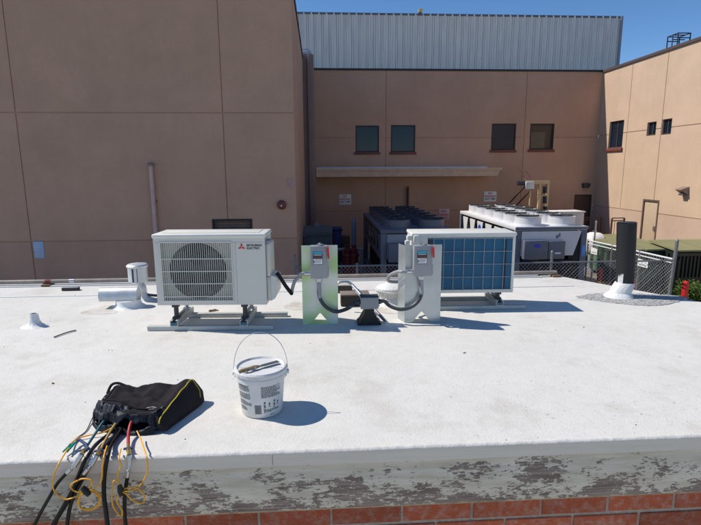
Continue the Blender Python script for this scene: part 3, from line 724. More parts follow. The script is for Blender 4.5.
dumpster(a.x, a.x+1.7, 18.3, 19.8, P(615, 240, 18.3).z, 'faded green dumpster deepest behind the fence, partly behind the black pipe', mat('dump_fade', (.10,.22,.14), .6, vs=2, var=.15), dumpgreen, 5)
# bollards
for (px, pyv, Y, lab) in ((634.5, 281, 14.6, 'red bollard just right of the foot of the tall black pipe'), (686, 281.5, 13.42, 'red bollard standing in the leafy bush at the right edge'), (600.5, 268, 15.6, 'red bollard behind the fence left of the tall black pipe')):
    p = P(px, pyv, Y)
    t = thing('bollard', lab, 'bollard', (p.x, Y, GZ), 0, 'red bollards by the dumpsters')
    mb = MB(); r = .085; mb.lathe([(r,GZ),(r,p.z-.05),(r*.8,p.z-.01),(r*.3,p.z+.01)], (p.x, Y, 0), 18); part('post', mb, red, t, True)
    mb = MB(); mb.lathe([(r+.06,GZ),(r+.05,GZ+.03),(r,GZ+.035)], (p.x, Y, 0), 18, capt=False); part('base', mb, reddk, t, True)

# chain link fences
def chain(t, A, B, zb, zt, pitch=.105, r=.0038, zt2=None):
    A, B = Vector(A), Vector(B); L = (B-A).length; u = (B-A)/L; H = zt-zb; mb = MB()
    n = int((L+H)/pitch)+1
    for s in (1, -1):
        for i in range(n):
            s0 = i*pitch - H          # start offset along the run at the bottom
            a0, h0 = s0, 0.0; a1, h1 = s0+H, H
            if a0 < 0: h0 = -a0; a0 = 0
            if a1 > L: h1 -= a1-L; a1 = L
            if a1-a0 < .02: continue
            if s < 0: a0, a1 = L-a0, L-a1
            mb.tube([A+u*a0+Vector((0,0,zb+h0)), A+u*a1+Vector((0,0,zb+h1))], r, 4, caps=False)
    return part('chain_link', mb, mat_wire, t, True)
mat_wire = mat('galv_wire', (.30,.31,.32), .45, metal=.4, var=.1)
mat_post = mat('galv_post', (.20,.21,.22), .5, metal=.3, var=.15, vs=5)
YF = 13.0
zf = P(450, 263, YF).z; xf0 = P(295, 262, YF).x; corner = P(673, 264, YF)
zf = (P(350,263.5,YF).z+P(600,264,YF).z)/2
t = thing('chain_link_fence', 'long straight chain-link fence crossing the yard in front of the condenser units', 'fence', (xf0, YF, GZ))
chain(t, (xf0, YF, 0), (corner.x, YF, 0), GZ+.05, zf)
mb = MB(); mb.tube([(xf0,YF,zf),(corner.x,YF,zf)], .024, 8); part('top_rail', mb, mat_post, t, True)
for i, px in enumerate((295, 357, 430, 500, 552)):
    p = P(px, 263, YF); top = zf+(.28 if i in (0, 4) else .03)
    mb = MB(); mb.tube([(p.x,YF+.03,GZ),(p.x,YF+.03,top)], .035, 10); mb.lathe([(.04,top),(.03,top+.03),(.003,top+.05)], (p.x,YF+.03,0), 10); part('post', mb, mat_post, t, True)
e = P(588, 243, 16.9); 
t = thing('chain_link_fence', 'receding side run of chain-link fence with twin top rails leading to the tall right post', 'fence', (corner.x, YF, GZ))
A, B = (corner.x+.05, YF+.1, 0), (e.x, 16.9, 0)
chain(t, A, B, GZ+.05, zf)
mb = MB(); mb.tube([(A[0],A[1],zf+.02),(B[0],B[1],zf+.02)], .026, 8); mb.tube([(A[0],A[1],zf-.09),(B[0],B[1],zf-.09)], .018, 8); part('top_rail', mb, chwhite, t, True)
pt = P(678, 241, YF)
mb = MB(); mb.tube([(corner.x+.05,YF+.1,GZ),(corner.x+.12,YF+.1,pt.z)], .045, 12); mb.lathe([(.05,pt.z),(.03,pt.z+.03),(.003,pt.z+.05)], (corner.x+.12,YF+.1,0), 10); part('post', mb, mat_post, t, True, 'tall corner post')
for q in (.33, .66, 1): 
    X, Y = A[0]+(B[0]-A[0])*q, A[1]+(B[1]-A[1])*q
    mb = MB(); mb.tube([(X,Y,GZ),(X,Y,zf+.05)], .03, 10); part('post', mb, mat_post, t, True)
for q, w, lab in ((.22, .42, 0), (.84,.34,1)):
    X, Y = A[0]+(B[0]-A[0])*q, A[1]+(B[1]-A[1])*q
    tt = thing('wall_sign', ['white notice hung low on the side fence nearest the tall post','small white notice at the far end of the side fence'][lab], 'sign', (X, Y-.02, zf-.4))
    d = Vector((B[0]-A[0], B[1]-A[1], 0)).normalized(); pnl = [Vector((X,Y,zf-.42))-Vector((.03,.01,0)), ]
    c0 = Vector((X-.04, Y, zf-.40)); mb = MB(); mb.prism([c0, c0+d*w, c0+d*w+Vector((0,0,.22)), c0+Vector((0,0,.2))], (-.01,0,0)); part('plate', mb, white, tt, True)
    mb = MB()
    for k in range(1): c1 = c0+Vector((-.012,0,.05+.07*k))+d*.05; mb.prism([c1, c1+d*(w-.12), c1+d*(w-.12)+Vector((0,0,.03)), c1+Vector((0,0,.03))], (-.002,0,0))
    part('lettering', mb, chgrey, tt, True)

# bushes
def bush(name, cx, cy, rx, ry, zb, zt, n, label, m, leaf=.06, yel=False):
    t = thing(name, label, 'bush' if name == 'bush' else 'plant', (cx, cy, GZ))
    mb = MB(); st = MB(); rng = random.Random(int(cx*100))
    for k in range(26):
        A = rng.uniform(0, 6.28); q = rng.random()**.5; x, y = cx+rx*q*math.cos(A), cy+ry*q*math.sin(A)
        h = zt - (zt-zb)*.5*q*rng.random()
        st.tube([(cx+(x-cx)*.3, cy+(y-cy)*.3, GZ), (x*.5+cx*.5, y*.5+cy*.5, (zb+h)/2), (x, y, h)], [.018,.012,.005], 5)
    part('stem', st, wood, t, True)
    for k in range(n):
        A = rng.uniform(0, 6.28); q = rng.random()**.45; z = rng.random()
        lump = 1 + .22*math.sin(3*A+cx) + .15*math.sin(7*A)
        x, y = cx+rx*q*lump*math.cos(A), cy+ry*q*lump*math.sin(A)
        zz = zb + (zt-zb)*z*math.sqrt(max(.05, 1-q*q*.85))*(1+.15*math.sin(5*x+4*y))
        M = Matrix.Rotation(rng.uniform(0, 6.28), 3, 'Z') @ Matrix.Rotation(rng.uniform(-.9, .6), 3, 'X'); l = leaf*rng.uniform(.6, 1.3)
        pts = [(0,0,0),(l*.3,l*.5,.01),(0,l*1.3,0),(-l*.3,l*.5,.01)]
        mb.face([M @ Vector(p) + Vector((x,y,zz)) for p in pts])
    part('foliage', mb, m, t, True)
    return t
p = G(689, 297, GZ+.3)
b1 = P(682, 296, 14.0)
bush('bush', P(694,290,13.6).x+.2, 13.85, .78, .5, GZ+.1, P(693,282.5,13.6).z, 3200, 'green leafy bush growing round the red bollard at the right edge', leafm, .07)
q = P(602, 285, 14.0)
bush('bush', q.x, 14.0, .25, .2, GZ+.1, P(602,281,14.0).z, 500, 'small yellow-green plant at the foot of the fence left of the black pipe', mat('leaf_yellow', (.35,.34,.02), .6), .05)

# ================================================================== THE NEAR BUILDING
e0, e1 = G(0, 463), G(701, 437.5)
YE = (e0.y+e1.y)/2
XA, XZ = -5.0, 12.0
fl = G(0, 286.5); fr_ = G(470, 277); c1 = G(560, 277.5); c2 = G(701, 303); 
dv = (c2-c1); slope = dv.y/dv.x
xr = min(XZ, 12.0); yr = c1.y + slope*(xr-c1.x)
if yr < YE+.4: xr = c1.x + (YE+.4-c1.y)/slope; yr = YE+.4
YR = fr_.y
near = thing('brick_building', 'low brick building whose white coated flat roof fills the foreground', 'building', (0, YE, GZ))
poly = [(XA, YE, 0), (xr, YE, 0), (xr, yr, 0), (c1.x, YR, 0), (XA, YR, 0)]
mb = MB(); mb.prism([Vector(p) for p in poly], (0,0,-.045)); part('roof', mb, roofm, near, True)
# raised laps of membrane near the far edge
mb = MB()
mb.box(XA, c1.x-.2, YR-.10, YR-.0, .001, .012, .004); mb.box(XA, c1.x-.05, YR-.52, YR-.50, .0, .005, .002)
part('membrane_lap', mb, bootm, near, True)
mb = MB(); seam = G(273, 451).x; DB = P(350, 463.5, YE-.012).z
for a_, b_ in ((XA, seam-.001), (seam+.001, xr)):
    mb.prism([(a_, YE-.012, DB), (a_, YE-.012, .003), (a_, YE-.004, .009), (a_, YE+.004, .009), (a_, YE+.004, 0.0), (a_, YE-.002, DB+.003)], (b_-a_,0,0))
part('drip_edge', mb, drip, near, True)
# lumpy coating lip along the front edge
mb = MB(); rng = random.Random(3); xs = [XA + i*.012 for i in range(int((4.2-XA)/.012))]
V = []
for x in xs:
    w = .010+.004*math.sin(x*31)+rng.uniform(-.002,.003); h = .0125+rng.uniform(-.0015,.0022)
    V.append([Vector((x, YE-.0125-rng.uniform(0,.0015), .004)), Vector((x, YE-.009, h)), Vector((x, YE+.006, h*.95)), Vector((x, YE+w+.014, .0006))])
mb.grid(lambda i, j: V[i][j], len(xs), 4); part('coating_edge', mb, roofm, near, True, sharp=80)
FB = P(350, 507, YE+.012).z
mb = MB(); mb.box(XA, xr, YE+.008, YE+.045, FB, DB-.002, .003)
part('fascia_board', mb, peelm, near, True)
mb = MB(); mb.box(XA, xr, YE+.012, YE+.06, FB-.007, FB-.0005); part('caulk_strip', mb, mat('caulk', (.46,.33,.20), .9, vs=20, var=.3), near, True)
# brick courses (individual bricks in one wall mesh)
mb = MB(); bl, bh, ml = .30, .090, .011; zc = FB-.012; rng = random.Random(5)
row = 0
while row < 6:
    x = XA + (0 if row % 2 == 0 else -bl*.5-.01)+.06
    while x < 4.2:
        dz = rng.uniform(-.0015,.0015); dy = rng.uniform(-.002,.002)
        mb.box(x, x+bl+rng.uniform(-.003,.002), YE+.036+dy, YE+.12, zc-bh+dz, zc-.004+dz*.5, .0035, 1)
        x += bl+ml
    zc -= bh+ml; row += 1
part('brick_wall', mb, brickm, near, True)
mb = MB(); mb.box(XA, xr, YE+.043, YE+.2, GZ, FB-.0125); part('mortar', mb, mortar, near, True)
mb = MB(); mb.prism([Vector((XA+.02,YE+.25,GZ)), Vector((xr-.05,YE+.25,GZ)), Vector((xr-.05,yr-.05,GZ)), Vector((c1.x-.1,YR-.06,GZ)), Vector((XA+.02,YR-.06,GZ))], (0,0,-GZ-.125)); part('rear_wall', mb, brickm, near, True)

# flat patches on the roof (irregular sheets)
def patch(name, pts, h, m, label, cat, wob=.02, n=90, seed=1):
    rng = random.Random(seed); P_ = spline([Vector(p) for p in pts], max(3, n//len(pts)), True)
    c = sum(P_, Vector())/len(P_); out = []
    for i, p in enumerate(P_):
        k = 1 + wob*(math.sin(i*.9+seed)+math.sin(i*2.3))*.5 + rng.uniform(-wob, wob)*.6
        out.append(c+(p-c)*k)
    mb = MB(); mb.prism([Vector((p.x, p.y, .0005)) for p in out], (0,0,h))
    return part(name, mb, m, near, True, label)
g = lambda x, y: G(x, y)
patch('roof_patch', [g(578,297),(g(600,293.5)),g(640,294),g(684,297),g(678,302),g(655,306),g(625,304.5),g(596,301)], .004, patchm, 'rough grey gravelly patch around the black pipe', 0, .04)
patch('roof_patch', [g(80,313.5),g(108,305.5),g(116,313)], .0012, stain, 'tan stained patch beside the silver vent', 0, .02, 60, 3)
patch('roof_patch', [g(284,308),g(292,302.5),g(303,303),g(303,310)], .0012, stain, 'tan stained patch left of the left disconnect stand', 0, .03, 60, 4)
patch('roof_patch', [g(378,309),g(398,303),g(412,306),g(408,312),g(388,314)], .0012, stain, 'stained patch between the disconnect stands', 0, .03, 60, 5)

# gas pipe along the far edge
t = thing('edge_pipe', 'long thin grey-brown pipe lying along the far edge of the white roof', 'pipe', (0, YR-.06, 0))
pz = .045; ypipe = YR-.05
xe = P(556, 276, ypipe).x
mb = MB(); mb.tube([(XA, ypipe, pz), (-1.2, ypipe, pz), (xe, ypipe, pz)], .021, 12); part('pipe', mb, mat('pipe_greybrown', (.27,.23,.20), .6, vs=9, var=.25), t, True)
for px in (47, 555, 330):
    X = P(px, 277, ypipe).x; mb = MB(); mb.box(X-.045, X+.045, ypipe-.05, ypipe+.05, .0005, pz-.021, .004); part('support_block', mb, wood, t, True)
X = P(70, 283, ypipe).x; mb = MB(); mb.lathe([(.023,0),(.023,.05)], (X, ypipe, pz), 12, 'X'); part('coupling', mb, steel, t, True)
X = P(46, 283, ypipe).x; mb = MB(); mb.lathe([(.0235,0),(.0235,.05)], (X, ypipe, pz), 12, 'X'); part('coupling', mb, mat('rust2', (.2,.05,.03), .8), t, True, 'rusty coupling')
p = G(69.5, 291)
t = thing('wood_block', 'small dark wooden block lying on the roof near its far left edge', 'wood block', (p.x, p.y, 0))
mb = MB(); mb.box(p.x-.075, p.x+.075, p.y, p.y+.06, .001, .028, .004); part('block', mb, mat('wood_dark', (.06,.045,.04), .9), t, True)
mb = MB(); mb.box(p.x-.078, p.x+.078, p.y+.002, p.y+.062, .0285, .034, .002); part('shim', mb, chgrey, t, True)
a, b = G(54, 338), G(76, 331)
mb = MB(); mb.tube([a+Vector((0,0,.006)), (a+b)/2+Vector((.0,.015,.008)), b+Vector((0,0,.006))], .0045, 6, sm=4); solo('twig', mb, inkgrey, 'thin dark twig lying on the white roof at the left', 'twig')
# scattered grit crumbs
mb = MB(); rng = random.Random(11)
for k in range(110):
    x, y = rng.uniform(-2.6, 4.0), YE + (rng.random()**1.3)*3.1; s = rng.choice((.0008,.001,.001,.0012,.0016,.002))
    mb.box(x-s, x+s*1.4, y-s, y+s, .0, s*1.1, 0, M=Matrix.Translation((0,0,.0005)))
o = part('roof_grit', mb, inkgrey); tag(o, 'dark grit crumbs scattered over the white roof', 'grit'); o['kind'] = 'stuff'
for (px, py_, s, lab) in ((462, 327, .010, 'dark crumb of debris in the middle of the white roof right of the stands'), (505, 354.5, .008, 'smallest brown crumb of debris far down the open roof on the right'), (584.5,327.5,.010,'dark pebble on the open roof below the black pipe'), (52,378,.012,'dark pebble on the roof left of the black bag'), (213,316,.018,'dark leaf scrap under the fan unit')):
    pass
for (px, py_, s, lab) in ((584.5,327.5,.009,'dark pebble on the open roof in front of the black pipe'), (52,383.5,.010,'dark pebble on the roof up and left of the black bag'), (214,311,.028,'dark scrap of leaves on the roof under the fan unit'), (465,353,.010,'brown crumb on the open roof right of the bucket')):
    p = G(px, py_); mb = MB(); rng = random.Random(px)
    for k in range(5 if s > .02 else 3):
        q = Vector((rng.uniform(-s,s), rng.uniform(-s,s)*.6, 0)); r_ = s*rng.uniform(.35,.7); mb.lathe([(r_*.6,0),(r_,r_*.3),(r_*.7,r_*.7),(.0005,r_*.8)], p+q, 7, wob=lambda A: 1+.3*math.sin(3*A+k))
    solo('debris', mb, wood if px != 584.5 else inkgrey, lab, 'debris', loc=p)
# ================================================================== ROOFTOP EQUIPMENT
def rails(t, W_, zb, D, xf, rail_l, rail_r, rot=None):
    """two strut feet under the casing resting on two long rails; all local coordinates"""
    for y, l, r_ in zip((-.02, D+.02), rail_l, rail_r):
        mb = MB(); mb.box(l, r_, y-.022, y+.022, .001, .034, .004); part('rail', mb, mat_rail, t)
    for x in xf:
        mb = MB()
        t_ = .080
        mb.box(x-.028, x+.028, -.05, D+.05, .0345, .041); mb.box(x-.028, x-.023, -.05, D+.05, .041, t_-.004); mb.box(x+.023, x+.028, -.05, D+.05, .041, t_-.004)
        mb.box(x-.028, x-.012, -.05, D+.05, t_-.004, t_); mb.box(x+.012, x+.028, -.05, D+.05, t_-.004, t_)
        mb.box(x-.040, x-.0285, .02, D-.02, .036, .066)
        ft = part('foot_strut', mb, mat_rail, t)
        mb = MB(); mb.box(x-.021, x+.021, -.051, -.046, .042, .062); part('end_plug', mb, mat('plug_blue', (.02,.12,.2), .4) if 'plug_blue' not in MATS else MATS['plug_blue'], ft)
        for y in (.02, D-.03):
            mb = MB(); mb.box(x-.026, x+.026, y-.022, y+.022, .0805, .092, .002); mb.cyl((x,y,.09),(x,y,zb-.010),.017,seg=10); mb.box(x-.024, x+.024, y-.024, y+.024, zb-.016, zb-.0005, .002); part('clamp', mb, darkmetal if y < .1 else steel, ft)
    return
mat_rail = mat('rail_grey', (.46,.47,.44), .5, var=.1, vs=9, bump=.1)
def casing_shell(W_, D, z0, z1, frontdepth, win):
    """box with a rectangular recess in its front (y=0) face"""
    x0, x1, a, b = win
    mb = MB()
    mb.box(0, x0, 0, D, z0, z1); mb.box(x1, W_, 0, D, z0, z1)
    mb.box(x0, x1, 0, D, z0, a); mb.box(x0, x1, 0, D, b, z1); mb.box(x0, x1, frontdepth, D, a, b)
    bmesh.ops.remove_doubles(mb.bm, verts=mb.bm.verts, dist=1e-5)
    return mb
# ---- unit 1 (fan side towards the viewer)
Yu = 3.64
A0, A1 = P(157.8, 305.3, Yu), P(267.8, 305.3, Yu)
rz = -R(3.2); W1 = (A1-A0).x*1.0
z0 = A0.z; z1 = P(152.6, 236.6, Yu).z
D1 = .29
t = thing('heat_pump_outdoor_unit', 'white outdoor unit with its round fan grille facing the viewer, on low rails', 'air conditioner', (A0.x, A0.y, 0), rz, 'outdoor air conditioning units on the roof')
H1 = z1-z0; gx0, gx1, ga, gb = .048, .555, z0+.030, z0+H1-.040
part('casing', casing_shell(W1, D1, z0, z1-.012, .03, (gx0, gx1, ga, gb)), unitwhite, t)
mb = MB(); mb.box(-.006, W1+.006, -.008, D1+.006, z1-.012, z1+.016, .008, 3); mb.box(.05, W1-.05, .06, D1-.04, z1+.0165, z1+.019, .001); part('top_panel', mb, unitwhite2, t)
cx, cz, rf = .302, z0+H1*.49, .212
gr = MB()
n = 33
for i in range(n):
    x = gx0+.012+(gx1-gx0-.024)*i/(n-1); gr.box(x-.0014, x+.0014, -.004, .006, ga+.004, gb-.004)
for k in range(4):
    z = ga+(gb-ga)*(.08, .30, .51, .72)[k]; gr.box(gx0, gx1, -.007, -.0045, z-.003, z+.003)
gr.box(gx0-.004, gx1+.004, -.006, .004, gb-.006, gb+.003); gr.box(gx0-.004, gx1+.004, -.006, .004, ga-.003, ga+.005); gr.box(gx0-.004, gx0+.004, -.006, .004, ga+.0055, gb-.0065); gr.box(gx1-.004, gx1+.004, -.006, .004, ga+.0055, gb-.0065)
gp = part('grille', gr, unitwhite, t)
mb = MB(); mb.lathe([(rf+.006,0),(rf+.006,.004),(rf-.004,.004),(rf-.004,0)], (cx, .0295, cz), 48, 'Y', capb=False, capt=False); part('fan_ring', mb, unitwhite, t)
mb = MB(); mb.lathe([(rf-.002,.0),(rf-.002,.0012)], (cx, .0295, cz), 48, 'Y'); part('fan_opening', mb, mat('fan_dark', (.030,.031,.034), .7), t)
mb = MB()
for q in range(3):
    a_ = q*2*math.pi/3+.5; pts = []
    inner = [(.05*math.cos(a_+d), .05*math.sin(a_+d)) for d in (-.5,0,.5)]; outer = [((rf-.02)*math.cos(a_+d), (rf-.02)*math.sin(a_+d)) for d in (.62,.4,.2,0,-.2,-.45)]
    poly_ = [(u, v) for u, v in inner]+outer
    mb.prism([(cx+u, .024-.002*q*0, cz+v) for u, v in poly_], (0,-.004,0))
mb.lathe([(.05,.0),(.05,.010),(.04,.015),(.01,.017)], (cx, .0265, cz), 24, 'Y'); part('fan', mb, mat('fan_grey', (.07,.073,.075), .5), t)
# raised panel seam
mb = MB(); mb.box(gx1+.028, gx1+.0295, -.0012, .001, z0+.012, z1-.045); mb.box(.012, W1-.012, -.0012, .001, z1-.045, z1-.0435); part('panel_seam', mb, mat('seam_grey', (.33,.33,.31), .6), t)
# emblem: three diamonds, and the two lines of lettering
ex, ez, s_ = .628, z0+H1*.845, .0155
mb = MB()
def rhomb(a0, cx_, cz_):
    def v(l, a): return (cx_+l*math.cos(a), -.003, cz_+l*math.sin(a))
    a = R(a0); mb.prism([v(0,a), v(s_*1.0,a+R(30)), v(s_*1.732,a), v(s_*1.0,a-R(30))], (0,.003,0))
rhomb(90, ex, ez); rhomb(210, ex, ez); rhomb(330, ex, ez)
part('emblem', mb, mat('logo_red', (.62,.01,.01), .4), t)
for k, w_ in enumerate(('MITSUBISHI', 'ELECTRIC')):
    text('lettering', w_, .0215, ink, t, (ex+.036, -.0015, ez+.004-.021*k), sx=1.0)
# side cover with valves
mb = MB(); ys = .05
mb.box(W1+.0005, W1+.028, .03, D1-.03, z0+.20, z1-.06, .01)
mb.prism([(W1+.0285,.03,z0+.02),(W1+.0285,.03,z0+.21),(W1+.065,.045,z0+.195),(W1+.074,.045,z0+.185),(W1+.074,.045,z0+.07),(W1+.055,.045,z0+.035)], (0,.20,0))
mb.box(W1+.0005, W1+.0284, .03, .23, z0+.02, z0+.199, .006)
part('side_cover', mb, unitwhite, t)
mb = MB(); mb.box(W1+.0005, W1+.034, .02, .12, z1-.059, z1-.035, .006); part('side_handle', mb, chgrey, t)
rails(t, W1, z0, D1, (.125, W1-.165), (-.075, .05), (W1+.045, W1+.11))
U1 = t
# ---- unit 2 (coil side towards the viewer)
Y2 = 4.02
B0, B1 = P(411.5, 293.5, Y2), P(511.5, 293.0, Y2)
z0 = B0.z; z1 = P(460, 236, Y2).z; W2 = B1.x-B0.x; H2 = z1-z0
t = thing('heat_pump_outdoor_unit', 'white outdoor unit turned away so its blue finned coil behind a wire guard shows', 'air conditioner', (B0.x, B0.y, 0), -R(2.0), 'outdoor air conditioning units on the roof')
wx0, wx1, wa, wb = .125, W2-.022, z0+.025, z0+H2-.012
part('casing', casing_shell(W2, D1, z0, z1, .02, (wx0, wx1, wa, wb)), unitwhite2, t)
mb = MB(); mb.box(-.008, W2+.008, -.008, D1+.008, z1+.0005, z1+.028, .008, 3); part('top_panel', mb, unitwhite2, t)
mb = MB(); mb.box(wx0+.002, wx1-.002, .008, .018, wa+.002, wb-.002); part('coil', mb, fin, t)
mb = MB(); nb = 7
for i in range(nb+1):
    x = wx0+.05+(wx1-wx0-.12)*i/nb; r_ = .0022
    mb.tube([(x,-.006,wa-.004),(x,-.006,wb+.004)], r_, 6)
for i in range(5):
    z = wa+(wb-wa)*(i+.04)/4.1; mb.tube([(wx0-.004,-.009,z),(wx1+.004,-.009,z)], .0022, 6)
part('wire_guard', mb, mat('guard_grey', (.42,.41,.38), .5), t)
mb = MB(); mb.box(wx1-.055, wx1-.049, -.004, .008, wa+.002, wb-.002); mb.box(wx0+.002, wx0+.035, .0, .0075, wb-.07, wb-.01, .003); part('coil_end', mb, darkmetal, t)
mb = MB(); mb.box(-.045, -.001, .0, .05, z1-.035, z1+.01, .012); mb.box(-.06, -.02, -.01, .03, z1-.07, z1-.03, .01); mb.box(.005, .05, -.028, -.009, z1-.05, z1+.012, .008); part('cable_cover', mb, unitwhite2, t)
mb = MB(); mb.tube([(W2+.0, .12, z0+.30),(W2+.025,.12,z0+.30)], .014, 10); part('valve', mb, plastic_green, t)
rails(t, W2, z0, D1-.03, (.16, W2-.12), (-.05, .0), (W2+.10, W2-.10))
U2 = t

# ---- sheet-metal stands with their disconnect boxes
def stand(pxs, label, m, side_flange, notch):
    (xl, xr_, yt, ybm) = pxs
    a, b = G(xl, ybm), G(xr_, ybm-.3); Yp = (a.y+b.y)/2; zt = P((xl+xr_)/2, yt, Yp).z; w = b.x-a.x
    t = thing('sheet_metal_stand', label, 'metal stand', (a.x, Yp, 0), 0, 'sheet metal stands holding the disconnect boxes')
    n0, n1, nh = notch
    mb = MB(); mb.prism([(0,0,.0),(w*n0,0,0),(w*(n0+n1)/2-.005,0,nh),(w*(n0+n1)/2+.005,0,nh),(w*n1,0,0),(w,0,0),(w,0,zt),(0,0,zt)], (0,.003,0)); part('panel', mb, m, t)
    mb = MB(); mb.prism([(0,.0035,0),(0,.16,0),(0,.16,.03),(0,.03,zt-.02),(0,.0035,zt-.0)], (.003,0,0)) if not side_flange else mb.prism([(-.001,.0035,0),(-.035,.12,.0),(-.035,.12,zt-.005),(-.001,.0035,zt-.005)], (.003,.0,0))
    part('side_flange', mb, m, t)
    mb = MB(); mb.prism([(w-.003,.0035,0),(w-.003,.16,0),(w-.003,.16,.03),(w-.003,.03,zt-.02),(w-.003,.0035,zt)], (.003,0,0)); mb.box(.004, w-.004, .0035, .08, .0005, .004); part('rear_foot', mb, m, t)
    return t, Yp, zt, w, a.x
s1, Ys1, zs1, ws1, xs1 = stand((303.0, 338.3, 245.3, 324.3), 'green-tinged galvanised sheet stand, the left of the pair, with a notch in its foot', galv_green, False, (.22, .76, .085))
s2, Ys2, zs2, ws2, xs2 = stand((404.5, 440.2, 244.8, 322.6), 'plain bluish galvanised sheet stand, the right of the pair, in front of the blue coil', galv_plain, True, (.20, .74, .085))
def disconnect(x0, x1, yt, yb_, Yf, label):
    D = .085; a, b = P(x0, yt, Yf-D-.004), P(x1, yb_, Yf-D-.004)
    w, h = b.x-a.x, a.z-b.z
    t = thing('disconnect_box', label, 'electrical box', (a.x, Yf-.004, b.z), 0, 'electrical disconnect boxes')
    mb = MB(); mb.box(.003, w-.003, -D+.012, 0, .004, h-.002, .003); part('housing', mb, boxgrey, t)
    mb = MB(); mb.box(0, w, -D, -D+.011, 0, h, .003); part('door', mb, mat('boxgrey_door', (.30,.31,.315), .45, var=.03) if 'boxgrey_door' not in MATS else MATS['boxgrey_door'], t)
    # label: cyan band, black field, red strip, white field
    l0, l1, t1 = w*.17, w*.70, h*.83
    lb_ = MB(); lb_.box(l0-.002, l1+.002, -D-.0014, -D-.0004, t1-.094, t1+.002); lab_ = part('warning_label', lb_, ink, t)
    mb = MB(); mb.box(l0, l1, -D-.0022, -D-.0016, t1-.016, t1); part('cyan_band', mb, cyan, lab_)
    mb = MB(); mb.box(l0, l1, -D-.0022, -D-.0016, t1-.051, t1-.040); part('red_band', mb, redfaded, lab_)
    mb = MB(); mb.box(l0+.001, l1-.001, -D-.0022, -D-.0016, t1-.090, t1-.052); mb.box(l0+.006, l1-.006, -D-.0022,-D-.0016, t1-.013-.012, t1-.021)
    part('white_field', mb, white, lab_)
    mb = MB()
    for k in range(3): mb.box(l0+.014, l1-.006-.004*k, -D-.0028, -D-.0023, t1-.061-.010*k, t1-.058-.010*k)
    mb.box(l0+.003, l0+.011, -D-.0028, -D-.0023, t1-.084, t1-.062); part('lettering', mb, ink, lab_)
    # red handle on the right side
    mb = MB(); mb.box(w+.0005, w+.009, -D+.015, -D+.04, h*.80, h*.97, .003); mb.prism([(w-.006,-D-.002,h*.96),(w-.005,-D-.002,h*.84),(w+.002,-D-.002,h*.63),(w+.007,-D-.002,h*.60),(w+.013,-D-.002,h*.64),(w+.009,-D-.002,h*.90),(w+.005,-D-.002,h*.97)], (0,-.014,0)); part('handle', mb, red, t)
    mb = MB(); mb.box(w-.001, w+.006, -D+.005, -D+.02, h*.05, h*.35); part('hinge', mb, boxgrey, t)
    mb = MB(); mb.box(w*.48, w*.60, -D+.02, -D+.05, h+.0, h+.02); mb.box(w*.4, w*.75, -.04, -.01, h, h+.008); part('top_clip', mb, steel, t)
    mb = MB(); mb.lathe([(.021,-.032),(.021,-.02),(.026,-.018),(.026,-.006),(.018,-.004),(.018,.0)], (w*.47, -D*.5, 0), 12); part('conduit_fitting', mb, steel, t); mb = MB(); mb.lathe([(.018,-.045),(.018,.0)], (0, -D*.5, h*.13), 12, 'X'); part('conduit_fitting', mb, steel, t)
    return t, a.x, b.z, w, h, D
d1, dx1, dz1, dw1, dh1, DD = disconnect(309.8, 328.0, 246.4, 278.3, Ys1, 'grey disconnect box with a red handle on the green-tinged left stand')
d2, dx2, dz2, dw2, dh2, DD = disconnect(414.3, 432.0, 246.0, 276.0, Ys2, 'grey disconnect box with a red handle on the right stand before the blue coil')

# ---- junction box on a rubber block between the stands
Yj = 3.72
p0 = G(369.5, 325.5); Yj = p0.y
t = thing('pipe_support_block', 'black tapered rubber block carrying the small junction box', 'support block', (p0.x, Yj, 0))
a, b = P(361.5, 309, Yj), P(379.5, 309, Yj); bw = (G(381.5,325.5).x-G(358,325.5).x)/2; zt = P(369,308.5,Yj).z
mb = MB(); mb.prism([(-bw,0,0),(bw,0,0),(bw,0,.016),(bw*.8,0,.03),(.036,0,zt*.7),(.034,0,zt),(-.034,0,zt),(-.036,0,zt*.7),(-bw*.8,0,.03),(-bw,0,.016)], (0,.12,0)); part('block', mb, rubber, t)
mb = MB(); mb.box(-.045,.045,.02,.062,zt+.0005,zt+.010,.002); part('top_strut', mb, steel, t)
ja, jb = P(360.8, 297.5, Yj-.01), P(378.6, 309, Yj-.01)
t = thing('junction_box', 'small grey junction box on the black block between the two stands', 'electrical box', (ja.x, Yj-.01, jb.z))
jw, jh = jb.x-ja.x, ja.z-jb.z
mb = MB(); mb.box(0, jw, 0, .09, 0, jh-.004, .004); part('housing', mb, boxgrey, t)
mb = MB(); mb.box(-.002, jw+.002, -.002, .092, jh-.0035, jh+.002, .001); part('lid', mb, darkmetal, t)
for X in (-.028, jw): mb = MB(); mb.lathe([(.020,0),(.022,.005),(.022,.018),(.016,.02),(.016,.028)] if X > 0 else [(.016,0),(.016,.008),(.022,.01),(.022,.023),(.020,.028)], (X, .045, jh*.5), 12, 'X'); part('conduit_fitting', mb, conduitg, t)
J0 = Vector((ja.x, Yj+.035, jb.z+jh*.5)); J1 = J0+Vector((jw,0,0))
